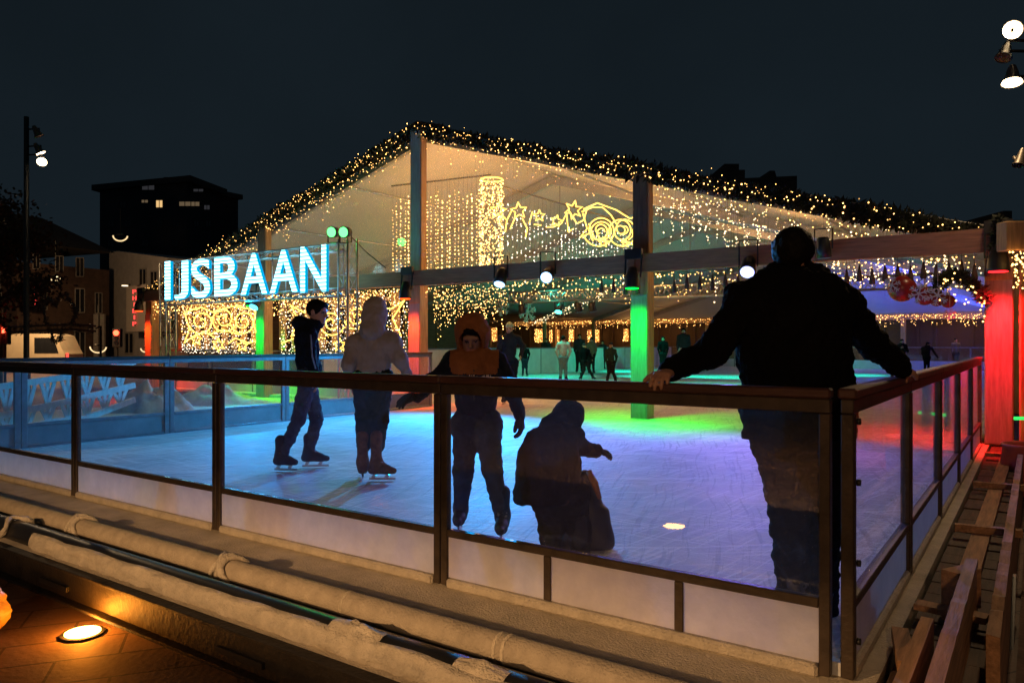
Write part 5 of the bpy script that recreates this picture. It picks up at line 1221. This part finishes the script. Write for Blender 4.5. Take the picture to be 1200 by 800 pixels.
# suspended bowl lamps
def bowl(label, px, py, Y, w, arc_=True, fl=1):
    p = X3(px, py, Y); r = w / 2 * Y / F; t = thing('bowl_lamp', label, 'street lamp', p, 'W', 'bowl shaped hanging lamps in the street')
    m = MB(); m.tube([p + Vector((r * math.cos(k), 0, r * .75 * math.sin(k))) for k in [math.pi + math.pi * .97 * i / 14 for i in range(15)]], .045 * Y / 50, 6); m.build('glowing_rim', emit('bowl_glow', (1, .7, .35), 1.1), t, True)
    m = MB(); m.tube([p + Vector((0, .0, r * .1)), p + Vector((0, .0, r * .35))], [r * .55, r * .3], 14); m.build('lamp_head', M['dark_steel'], t, True)
    m = MB(); m.tube([p + Vector((0, 0, r * .35)), p + Vector((0, 0, 2.2))], .012, 5); m.build('suspension_wire', M['wire'], t)
    if arc_: m = MB(); m.ball(p + Vector((0, 0, .02)), r * .4, 0, 12, 8, (1, 1, .5)); m.build('bulb', emit('bowl_bulb', (1, .75, .4), 2.5), t, True)
bowl('bright bowl lamp hanging in front of the dark brick house', 65, 324, 46, 14); bowl('thin bowl lamp glowing above the pale shop roof', 141, 276, 60, 17, False)
bowl('bowl lamp low beside the white van', 115, 406, 40, 19, False); bowl('bowl lamp low beside the left orange red pillar', 171, 408, 44, 12, False)
p = X3(146, 334, 49); t = thing('wall_lamp', 'small downward wall lamp at the corner of the pale shop', 'wall lamp', p); m = MB(); m.box((p.x - .3, p.y, p.z), (p.x + .25, p.y + .3, p.z + .09)); m.build('cover', M['black'], t); m = MB(); m.box((p.x - .2, p.y + .02, p.z - .06), (p.x + .1, p.y + .25, p.z - .003)); m.build('lens', emit('wl', (1, .75, .45), 2.5), t)
# traffic lights
for px, py, Y, lb in ((3, 387, 30, 'red traffic light at the far left edge'), (136, 390, 42, 'red traffic light beside the pale shop')):
    p = X3(px, py, Y); t = thing('traffic_light', lb, 'traffic light', (p.x, p.y, GZ), 'W', 'traffic lights at red'); r = 3.2 * Y / F
    m = MB(); m.box((p.x - r * 1.5, p.y + .02, p.z - r * 5.2), (p.x + r * 1.5, p.y + .3, p.z + r * 1.6), 0, .03); m.build('housing', M['black'], t); m = MB(); m.tube([(p.x, p.y + .15, GZ), (p.x, p.y + .15, p.z - r * 5)], .05, 8); m.build('pole', M['black'], t)
    m = MB(); m.tube([(p.x, p.y - .02, p.z), (p.x, p.y + .015, p.z)], r, 14); m.build('red_lens', emit('tl_red', (1, .05, .02), 9), t)
    for k in (1, 2): m = MB(); m.tube([(p.x, p.y - .0, p.z - r * 1.75 * k), (p.x, p.y + .017, p.z - r * 1.75 * k)], r * .8, 12); m.build('dark_lens', M['dark_glass'], t)
    m = MB(); m.bar((p.x, p.y - .1, p.z + r * 1.05), (p.x, p.y + .02, p.z + r * 1.15), r * 2, .02); m.build('visor', M['black'], t)
    lamp('POINT', 'traffic_glow', (p.x, p.y - .3, p.z), (1, .05, .02), 14, size=.1, parent=t)
# van
p0 = X3(5, 419, 42); p1 = X3(76, 419, 42); L = p1.x - p0.x; z0 = GZ + .3; zt = HC + 10 * 42 / F + .05
t = thing('van', 'cream delivery van with dark rear windows parked by the crossing', 'van', ((p0.x + p1.x) / 2, 42, GZ)); W_ = 1.8
m = MB(); pr = [(p0.x - .0, z0), (p1.x, z0), (p1.x, z0 + .75), (p1.x - .12, z0 + .95), (p1.x - .5, zt - .12), (p1.x - .9, zt), (p0.x + .6, zt), (p0.x + .25, zt - .12), (p0.x, z0 + .9)]
m.prism([Vector((x, 42, z)) for x, z in pr], (0, W_, 0)); m.build('body', mat('cream_paint', (.45, .38, .27), .35, .1, 3), t)
m = MB(); m.prism([Vector((x, 41.985, z)) for x, z in ((p1.x - 1.7, z0 + .8), (p1.x - .35, z0 + .8), (p1.x - .62, zt - .22), (p1.x - 1.7, zt - .22))], (0, .012, 0)); m.build('window', M['dark_glass'], t)
for x in (p0.x + .75, p1.x - .75):
    m = MB(); m.tube([(x, 41.96, GZ + .33), (x, 42.18, GZ + .33)], .33, 18); w = m.build('wheel', M['black'], t, True); m = MB(); m.tube([(x, 41.95, GZ + .33), (x, 41.958, GZ + .33)], .19, 14); m.build('rim', M['alu'], w)
m = MB(); m.box((p1.x - .02, 42.1, z0 + .55), (p1.x + .02, 42.35, z0 + .8)); m.build('tail_light', emit('tail', (1, .08, .05), 1.5), t); m = MB(); m.box((p0.x - .02, 42.02, z0), (p1.x + .05, 42.06, z0 + .12)); m.build('bumper', M['black'], t)
lamp('POINT', 'street_glow', (p0.x + 3, 40, 4.5), (1, .6, .28), 1800, size=.3, parent=sl)
# unlit christmas tinsel arch over the street
Yd = 33; t = thing('street_decoration', 'grey tinsel christmas arch hung across the street above the van', 'decoration', X3(55, 385, Yd)); m = MB()
TI = mat('tinsel', (.10, .095, .09), .6, .5, 30)
for c in ([(-30, 386), (0, 384), (40, 382), (84, 380), (112, 382)], [(-30, 392), (0, 390), (40, 388), (84, 386), (112, 388)], [(4, 384), (8, 350), (16, 346), (24, 352), (28, 366), (40, 362), (50, 352), (58, 350), (64, 358), (70, 346), (78, 346), (84, 356), (90, 366), (84, 380)], [(60, 386), (62, 398), (70, 400), (72, 386)], [(28, 366), (34, 380)], [(50, 354), (54, 380)], [(-20, 360), (-8, 348), (4, 352)]):
    m.tube([X3(x, y, Yd) for x, y in c], .05, 6)
    for i in range(len(c) - 1): foliage_band(m, X3(*c[i], Yd), X3(*c[i + 1], Yd), 45, .09, .14, i, .03)
m.build('tinsel', TI, t)
m = MB(); 
for x in (118,): m.tube([X3(x, 382, Yd), Vector((X3(x, 382, Yd).x, Yd, GZ))], .05, 8); m.tube([X3(x, 382, Yd), X3(112, 385, Yd)], .03, 6)
m.build('support', M['dark_steel'], t)
# white lattice railing of the ramp outside the left fence
ra = [PB(-60, 0, 0)]
def RP(px, py):  # plane one metre outside the left fence
    return PA(px, py, LF - 1.1)
t = thing('lattice_railing', 'white painted lattice railing of a ramp behind the left fence', 'railing', RP(60, 500), 'R')
wp = M['white_paint']
chords = [[(-60, 468), (0, 453), (80, 441), (158, 424)], [(-60, 500), (0, 487), (80, 470), (158, 451)], [(-60, 520), (0, 508), (60, 494), (100, 490), (158, 468)]]
for c in chords: m = MB(); [m.bar(RP(*c[i]), RP(*c[i + 1]), .05, .085) for i in range(len(c) - 1)]; m.build('rail', wp, t)
def yl(c, x):
    for i in range(len(c) - 1):
        if c[i][0] <= x <= c[i + 1][0]: f = (x - c[i][0]) / (c[i + 1][0] - c[i][0]); return c[i][1] + f * (c[i + 1][1] - c[i][1])
    return c[-1][1]
sh = Vector((-.053, 0, 0))
for x in (-30, 10, 35, 58, 82, 104, 125, 143):
    for x2 in (x - 9, x, x + 9):
        if x2 > 157: continue
        m = MB(); m.bar(RP(x, yl(chords[1], x)) + sh * (1.2 if x2 == x else 1), RP(x2, yl(chords[0], x2)) + sh * (1.2 if x2 == x else 1), .03, .045); m.bar(RP(x, yl(chords[2], x)) + sh * (1.2 if x2 == x else 1), RP(x2, yl(chords[1], x2)) + sh * (1.2 if x2 == x else 1), .03, .045); m.build('baluster', wp, t)
# heaps of scraped ice outside the left fence
def heap(label, px, py, Y, rx, ry, h, seed):
    c = X3(px, py, Y); m = MB(); nr, na = 14, 32
    for j in range(nr + 1):
        for i in range(na):
            a = 2 * math.pi * i / na; q = j / nr; w = 1 + .25 * noise.noise(Vector((math.cos(a) * 2, math.sin(a) * 2, seed)))
            z = h * (1 - q * q) * (1 + .35 * noise.fractal(Vector((math.cos(a) * q * 3, math.sin(a) * q * 3, seed)), .7, 2, 4)); m.v.append((c.x + rx * q * w * math.cos(a), c.y + ry * q * w * math.sin(a), GZ + max(0, z)))
    for j in range(nr):
        for i in range(na): i2 = (i + 1) % na; m.f.append((j * na + i, (j + 1) * na + i, (j + 1) * na + i2, j * na + i2)); m.m.append(0)
    single(m, 'ice_heap', M['pad'], label, 'ice heap', 'W', 'heaps of scraped ice by the left fence', smooth=True)
heap('heap of scraped grey ice by the foot of the left orange red pillar', 178, 470, 15.5, .9, .9, .75, 2); heap('low heap of scraped ice behind the glazed gate panel', 250, 470, 17.2, 1.5, 1.0, .6, 6)
# right: roof silhouettes and the timber kiosk
def slab(label, pts, Y, dep, parts=()):
    P_ = [X3(x, y, Y) for x, y in pts]; m = MB(); base = [Vector((p.x, p.y, p.z)) for p in P_]; m.prism(base, (0, dep, 0)); t = thing('building', label, 'building', (P_[0].x, Y, GZ)); m.build('wall', M['dark_wall'], t)
    for q in parts: m = MB(); m.prism([X3(x, y, Y) for x, y in q], (0, dep * .3, 0)); m.build('roof_plant', M['dark_wall'], t)
slab('dark building with roof plant behind the right tent slope', [(846, 402), (934, 402), (934, 206), (846, 210)], 90, 20, [[(849, 212), (873, 209), (873, 199), (866, 199), (866, 192), (849, 192)], [(900, 208), (910, 207), (908, 200), (902, 200)]])
slab('low dark building behind the right pillar', [(1120, 402), (1300, 402), (1300, 258), (1186, 258), (1186, 247), (1176, 247), (1176, 258), (1120, 264)], 60, 20)
slab('dark building block just above the left tent slope', [(312, 402), (352, 402), (352, 237), (326, 237), (326, 246), (312, 252)], 80, 15)
c = X3(1192, 402, 9.6); t = thing('kiosk', 'timber clad kiosk at the right edge next to the red pillar', 'kiosk', (c.x + .8, c.y, GZ))
for i in range(9):
    x = X3(1196, 402, 9.9).x + i * .2; m = MB(); m.box((x + .004, 9.9, GZ), (x + .194, 9.94, 2.45), 0, .005); m.build('wall_board', M['post_wood'], t)
m = MB(); m.box((X3(1179, 0, 9.6).x, 9.6, HC + 109 * 9.6 / F), (X3(1179, 0, 9.6).x + 2.2, 9.8, HC + 143 * 9.6 / F), 0, .01); m.build('fascia', M['post_wood'], t)
m = MB(); q = X3(1189, 490, 9.7); m.box((q.x, 9.68, q.z - .02), (q.x + .4, 9.72, q.z + .02)); m.build('green_strip', emit('green_strip', (.05, 1, .15), 1.0), t)
icicles('warm icicle lights under the kiosk fascia at the right edge', X3(1184, 294, 9.55), X3(1216, 294, 9.55), 26, .55, 77, frame='W', br=.02)
# people
black_cloth = cloth('black_jacket', (.004, .004, .005), .95, .3); M['near_black'] = cloth('dark_trousers', (.014, .012, .012), .95, .4)
navy = cloth('navy', (.012, .016, .03)); denim = cloth('denim', (.035, .05, .085), .9, .35, 14); grey = cloth('grey_hoodie', (.34, .29, .24), .95, .12); orange = cloth('orange_cloth', (.25, .095, .036), .95, .2)
dark_grey = cloth('dark_grey', (.022, .024, .03)); camo = cloth('dark_patterned', (.018, .018, .015), .9, .7, 12); brownboot = cloth('brown_boot', (.13, .05, .016), .7, .5, 18); blueboot = cloth('blue_boot', (.014, .022, .05), .5, .3)
hairb = cloth('dark_hair', (.006, .005, .0045), .6, .4, 30); M['skin_dark'] = mat('skin_shadow', (.24, .125, .08), .5, .1)  # child's skin: shadow of the hood put into the colour
# 1 big man leaning back on the corner
def man_hood(A, rot, P): return [ell(A(0, -.03, .03), (.098, .108, .118), 0, rot), cap(A(0, -.06, -.08), A(0, -.08, -.16), .10, .12, k=.07), ell(A(0, .08, .0), (.075, .09, .10), 0, rot, op='sub')]
hl = PB(770, 452, 0); hlw = W(hl.x, 0, 1.135); hr = PA(1052, 445, 0.0); hrw = W(0, hr.y, 1.135)
def dy(v, Y): return v.y - Y
YM = 3.56
def pxof(v): return (600 + F * v.x / v.y, 402 - F * (v.z - HC) / v.y, v.y - YM)
wl = hlw + Vector((.075, .055, .05)); wr_ = hrw + Vector((-.03, -.105, .05))
JM = dict(head=(928, 302, -.02), shL=(872, 354, -.02), shR=(986, 356, .02), elL=(832, 413, .0), elR=(1022, 402, .30), wrL=pxof(wl), wrR=pxof(wr_), hpL=(915, 512, .05), hpR=(963, 512, .08), knL=(926, 622, .10), knR=(962, 622, .13), anL=(931, 716, .08), anR=(966, 716, .12), toL=(925, 736, .28), toR=(975, 736, .32))
def man_extra(P):
    c = (P['shL'] + P['shR']) / 2; q = (P['hpL'] + P['hpR']) / 2
    return [cap(c + Vector((-.10, -.08, .02)), c + Vector((.10, -.08, .02)), .085, .085, k=.06), ell(c + Vector((0, .04, -.22)), (.255, .19, .27)), ell(q + Vector((-.01, .06, .16)), (.27, .215, .25)), cap(q + Vector((-.20, .02, .12)), X3(874, 512, YM), .07, .018, k=.05), cap(q + Vector((.19, .02, .12)), X3(985, 500, YM + .1), .07, .04, k=.05)]
figure('person', 'big man in black jacket seen from behind leaning on the rink corner', 'person', None, YM, JM, 1.06, black_cloth, M['near_black'], mat('black_boot', (.012, .011, .011), .5, .3), (.15, 1), (.05, 1, -.12), vox=.0085, gauge=1.28, torso=(.19, .17), sq=.74, hem=HC - 112 * YM / F, hair=hairb,
       hands={'L': (Vector((-.60, -.80, -.16)), Vector((0, -.1, 1)), dict(side=1, curl=.50, spread=.22, thick=1.15)), 'R': ((hrw + Vector((.02, .02, .02)) - wr_), Vector((.1, 0, 1)), dict(side=1, curl=.5, spread=.2, thick=1.15))}, legw=1.18, extra_j=man_extra, fold=.016, armw=1.22, face=False)
# 2 child in an orange hood facing the viewer
YB = 5.15
JB = dict(head=(553, 396, -.05), shL=(531, 424, -.02), shR=(582, 424, -.02), elL=(507, 447, -.06), elR=(601, 458, -.08), wrL=(489, 463, -.18), wrR=(609, 487, -.2), hpL=(546, 497, .06), hpR=(571, 497, .06), knL=(543, 552, -.02), knR=(577, 552, -.06), anL=(540, 598, .18), anR=(589, 604, -.05), toL=(536, 622, .02), toR=(586, 633, -.22))
def boy_hood(A, rot, P):
    return [ell(A(0, -.025, .035), np.array((.122, .125, .135)), 0, rot), cap(A(0, -.04, -.06), A(0, -.05, -.15), .10, .12, k=.05), ell(A(0, .10, -.03), np.array((.084, .12, .125)), 0, rot, op='sub')]
boy_extra = ()
tb, Pb = figure('person', 'child in orange hood and dark jacket skating towards the viewer', 'person', None, YB, JB, .95, navy, denim, blueboot, (0, -1), (-.05, -1, -.42), vox=.007, vj=.0085, collar=False, gauge=1.03, sq=.78, hem=HC - 90 * YB / F, hood=boy_hood, hair=hairb, gloves=M['mitten'], mskin=M['skin_dark'], mats_j=[navy, orange], extra_j=boy_extra, fold=.011, upv=(0, -.25, 1),
       hands={'L': ((-.75, -.15, -.28), (0, -.5, 1), dict(side=1, curl=.3, spread=.35, thick=1.3, m=3)), 'R': ((.15, -.15, -1), (1, -.3, 0), dict(side=1, curl=.5, thick=1.4, m=3))}, baggy=1.0, hipd=None)
# pale chest stripe and zip on the jacket
zs = HC - (439.5 - 402) * YB / F; c = (Pb['shL'] + Pb['shR']) / 2; m = MB()
for i in range(9):
    a = -1.0 + 2.0 * i / 9; a2 = a + .16
    f = lambda q, z: Vector((c.x + .152 * math.sin(q), c.y + .01 - .127 * math.cos(q), z))
    m.prism([f(a, zs - .008), f(a2, zs - .008), f(a2, zs + .008), f(a, zs + .008)], (0, -.003, 0))
m.build('chest_stripe', mat('stripe', (.5, .42, .34), .7), tb); m = MB(); m.tube([(c.x, c.y - .118, zs + .03), (c.x + .003, c.y - .128, zs - .05), (c.x, c.y - .122, zs - .16)], .006, 6); m.tube([(c.x, c.y - .105, zs + .10), (c.x, c.y - .122, zs + .03)], .006, 6); m.build('zip', M['black'], tb); m = MB(); m.box((c.x - .004, c.y - .14, zs - .02), (c.x + .004, c.y - .132, zs + .01)); m.build('zip_pull', mat('stripe', (.5, .42, .34), .7), tb)
for o in tb.children:
    if o.name.startswith('jacket'):      # orange yoke over the chest and shoulders
        og = Vector(ORG[o.name])
        for p_ in o.data.polygons:
            q_ = p_.center + og; r_ = abs(q_.x - c.x)
            if q_.z > zs + .012 and r_ < .165 - .25 * max(0, zs + .07 - q_.z): p_.material_index = 1
    if o.name.startswith('hood'): o.data.materials.clear(); o.data.materials.append(orange)
# 3 dark child bending over a skating aid, seen from behind
YC = 4.62
JC = dict(head=(668, 491, .16), shL=(628, 518, -.02), shR=(670, 512, .12), elL=(625, 556, .10), elR=(680, 524, .22), wrL=(650, 560, .26), wrR=(699, 528, .26), hpL=(640, 577, .02), hpR=(668, 577, .08), knL=(646, 622, .04), knR=(678, 622, .10), anL=(645, 648, .0), anR=(680, 650, .04), toL=(652, 654, .14), toR=(690, 655, .18))
def kid_hood(A, rot, P): return [ell(A(0, -.03, .02), (.098, .105, .108), 0, rot), cap(A(-.03, -.06, -.04), A(-.06, -.09, -.11), .075, .09, k=.04), ell(A(0, .11, .0), (.075, .08, .09), 0, rot, op='sub')]
def kid_extra(P):
    return [ell(X3(638, 536, YC + .02), (.15, .14, .18)), cap(X3(636, 545, YC), X3(634, 578, YC - .02), .155, .165, sq=((0, 1, 0), .8), k=.05), cap(X3(632, 578, YC - .02), X3(640, 588, YC), .150, .148, 1, sq=((0, 1, 0), .8), k=.01)]
dbrown = cloth('dark_brown_parka', (.014, .011, .012), .95, .4); lining = cloth('parka_lining', (.075, .04, .022), .95, .3)
tc_, Pc = figure('person', 'small child in a dark hooded parka bending over a skating aid', 'person', None, YC, JC, .78, dbrown, M['near_black'], dark_grey, (.5, 1), (.8, .7, -.5), vox=.0085, gauge=1.1, torso=(.17, .16), hem=HC - 186 * YC / F, hood=kid_hood, mats_j=[dbrown, lining], extra_j=kid_extra, fold=.015, gloves=M['mitten'], legw=1.35, upv=(.2, .15, 1), face=False, armw=1.25, boots=True, shaft=.12,
       hands={'R': ((1, .2, -.15), (0, 0, 1), dict(side=1, curl=.6, thick=1.4, m=3)), 'L': ((.9, .3, -.1), (0, 0, 1), dict(side=-1, curl=.6, thick=1.4, m=3))})
# skating aid: a rounded dark push seal with a brown handle
b = X3(694, 650, 4.78); b.z = 0
t = thing('skating_aid', 'dark rounded skating aid with a brown handle held by the small child', 'skating aid', b)
Q = lambda x, y, d=0: X3(x, y, 4.82 + d)
sdf_object('aid_body', [cap(Q(672, 622, .05), Q(700, 632, .05), .14, .09, k=.08), cap(Q(688, 590, .05), Q(704, 632), .085, .07, k=.07), cap(Q(685, 560, .05), Q(692, 600, .03), .055, .075, k=.06), ell(Q(668, 645, .1), (.20, .2, .08), k=.08), cap(Q(708, 600), Q(712, 636), .032, .03, k=.05)], .009, [mat('dark_plastic', (.022, .018, .02), .5, .3, 8)], t, k=.06, clips=[((0, 0, .005), (0, 0, -1))])
m = MB(); m.tube([Q(690, 552), Q(697, 566, -.05), Q(703, 584, -.06)], [.02, .024, .014], 10); m.build('handle', mat('brown_plastic', (.35, .14, .05), .5, .2), t, True)
# 4 grey hoodie seen from behind
YH = 7.26
JH = dict(head=(440, 368, -.0), shL=(417, 401, 0), shR=(460, 400, 0), elL=(409, 428, -.08), elR=(469, 421, -.02), wrL=(413, 450, .12), wrR=(476, 437, .05), hpL=(427, 445, .02), hpR=(446, 445, .02), knL=(427, 492, .06), knR=(445, 492, .06), anL=(425, 541, .0), anR=(441, 544, -.05), toL=(424, 561, .18), toR=(461, 561, -.05))
def hh(A, rot, P): return [ell(A(0, -.02, .025), (.115, .125, .15), 0, rot), cap(A(0, -.04, -.07), A(0, -.05, -.15), .10, .12, k=.09), ell(A(0, .10, -.0), (.075, .09, .11), 0, rot, op='sub')]
figure('person', 'skater in a grey hooded sweatshirt with brown skate boots seen from behind', 'person', None, YH, JH, 1.06, grey, camo, brownboot, (.1, 1), (.3, 1, -.1), vox=.011, gauge=1.08, hem=HC - 37.5 * YH / F, hood=hh, fold=.013, legw=1.12, shaft=.24, tl=.6, face=False, armw=1.12, mats_j=[grey])
# 5 boy in dark hooded top walking to the right
YD = 7.85
JD = dict(head=(372, 366, 0), shL=(357, 392, .12), shR=(362, 392, -.12), elL=(365, 417, .16), elR=(363, 419, -.16), wrL=(374, 437, .12), wrR=(369, 441, -.17), hpL=(359, 442, .08), hpR=(362, 442, -.08), knL=(371, 490, .10), knR=(350, 490, -.08), anL=(362, 531, .12), anR=(329, 536, -.10), toL=(383, 546, .14), toR=(346, 556, -.12))
def dh(P): return [ell(X3(353, 378, YD), (.085, .12, .07)), cap(X3(350, 380, YD), X3(361, 386, YD), .06, .07, k=.05)]
td, Pd = figure('person', 'boy in a dark hooded top and jeans gliding to the right', 'person', None, YD, JD, 1.05, cloth('dark_navy_top', (.010, .013, .02)), denim, blueboot, (1, -.05), (1, -.25, -.15), vox=.011, gauge=1.0, torso=(.15, .13), hem=HC - 36 * YD / F, hair=hairb, extra_j=dh, fold=.015, shaft=.14, legw=.95)
m = MB(); m.tube([X3(364, 392, YD - .20), X3(366, 418, YD - .235), X3(370, 432, YD - .235)], .009, 6); m.build('sleeve_stripe', mat('stripe_blue', (.2, .28, .4), .7), td, True)
# distant skaters
def far(label, px, fy, topy, pose, cj, ct, cs=None, head=None, hat=None, hair=None, cat='person', face_dir=(0, -1), wide=1.0, Y=None, skin=None):
    Y = Y or HC * F / (fy - 402); s = ((fy - topy) * Y / F) / 1.78; k = 1.78 * s * F / Y / 100    # pixels per percent of height
    base = dict(head=(0, 7.5), shL=(-10, 19), shR=(10, 19), elL=(-13, 34), elR=(13, 34), wrL=(-11, 47), wrR=(11, 47), hpL=(-5, 49), hpR=(5, 49), knL=(-5, 71), knR=(5, 71), anL=(-6, 92), anR=(6, 92), toL=(-8, 99), toR=(9, 99)); base.update(pose)
    J = {}
    for n_, v in base.items(): J[n_] = (px + v[0] * k, topy + v[1] * k, (v[2] if len(v) > 2 else 0) * s)
    for n_ in ('toL', 'toR'): J[n_] = (J[n_][0], J[n_][1], J[n_][2] + .1 * face_dir[1] * s)
    figure('person', label, 'person', 'skaters and onlookers deep in the tent', Y, J, s, cj, ct, cs or dark_grey, face_dir, (face_dir[0], face_dir[1], -.1), vox=.022, hat=hat, hair=hair if not hat else None, fold=.012, hem=X3(px, topy + 53 * k, Y).z, torso=(.165 * wide, .135 * wide), hood=None, legw=1.05)
tealc = cloth('pale_sleeve', (.4, .4, .4)); jean2 = cloth('pale_jeans', (.12, .17, .2)); greenhat = cloth('pale_hat', (.3, .4, .3)); vest = cloth('black_vest', (.015, .015, .015)); kh = cloth('khaki', (.12, .1, .07)); white = cloth('white_sleeve', (.6, .6, .58))
far('skater in a pale cap with outstretched arm right behind the orange hood', 597, 474, 378, dict(wrR=(14, 41, -.2), elR=(17, 29), wrL=(-15, 40), toR=(4, 99)), dark_grey, navy, hat=greenhat, face_dir=(-.3, -1))
far('tiny dark skater by the white boards left of the vest skater', 615, 441, 403, dict(elL=(-14, 30), elR=(14, 30)), black_cloth, navy, hair=hairb, face_dir=(-.6, -1))
far('skater in a dark vest with pale sleeves and light jeans standing still', 660, 447, 393, dict(elR=(16, 33), elL=(-15, 33)), tealc, jean2, hair=hairb, face_dir=(.1, 1))
far('skater in a long dark coat striding to the right', 686, 445, 402, dict(head=(-3, 8), shL=(-10, 21), shR=(8, 20), knL=(-3, 72), knR=(10, 71), anL=(-12, 92), anR=(20, 92), toL=(-14, 99), toR=(26, 99), wrR=(18, 44)), black_cloth, M['near_black'], hat=dark_grey, face_dir=(1, -.4), wide=1.15)
far('tall dark onlooker behind the striding coat skater', 679, 437, 391, {}, dark_grey, M['near_black'], hair=hairb, face_dir=(.2, -1))
far('onlooker in a brown coat behind the striding coat skater', 693, 438, 395, dict(wrL=(-2, 38)), kh, M['near_black'], hair=hairb, face_dir=(-.4, -1), wide=1.1)
far('child in a dark green coat and blue skates near the green pillar', 716, 450, 401, dict(shL=(-11, 20), shR=(9, 20), anL=(-9, 92), anR=(11, 92)), cloth('green_coat', (.02, .035, .025)), M['near_black'], blueboot, hat=dark_grey, face_dir=(-.7, -.7))
far('man in a dark jacket and pale trousers right of the green pillar', 801, 438, 384, dict(elL=(-13, 35), wrL=(-12, 48)), dark_grey, tealc, hair=hairb, face_dir=(-.1, -1), wide=1.1)
far('dark figure partly hidden by the green pillar on its right', 777, 436, 394, {}, black_cloth, M['near_black'], hair=hairb, face_dir=(-.5, -1))
far('onlooker in a black vest with white sleeves holding up a phone', 1057, 439, 397, dict(elL=(-16, 34, -.1), elR=(16, 34, -.1), wrL=(-4, 25, -.3), wrR=(4, 25, -.3)), vest, jean2, hair=hairb, face_dir=(-.2, -1), wide=1.1)
far('heavy dark onlooker bending sideways beside the phone holder', 1086, 437, 400, dict(head=(4, 9), shL=(-14, 22), shR=(15, 21), elR=(26, 38), wrR=(36, 52), elL=(-14, 38), hpL=(-6, 50), hpR=(6, 50)), cloth('brown_coat', (.03, .022, .014)), M['near_black'], hair=hairb, face_dir=(.7, -.5), wide=1.5)
random.seed(99)
for i, px in enumerate((528, 543, 640, 706, 752, 822, 1120)):
    far(('dark onlooker at the back just left of the orange hood', 'dark onlooker at the back beside the left edge of the orange hood', 'dark onlooker by the lit curtain between two skaters', 'dark onlooker between the striding coat and the green coated child', 'dark onlooker just left of the green pillar', 'dark onlooker beside the pale trousered man', 'dark onlooker below the lit fir arch')[i], px, 433 + (i % 3), 396 + (i % 2) * 3, dict(elL=(-13, 33)), random.choice((dark_grey, black_cloth, kh)), M['near_black'], hair=hairb, face_dir=(random.uniform(-1, 1), -1))
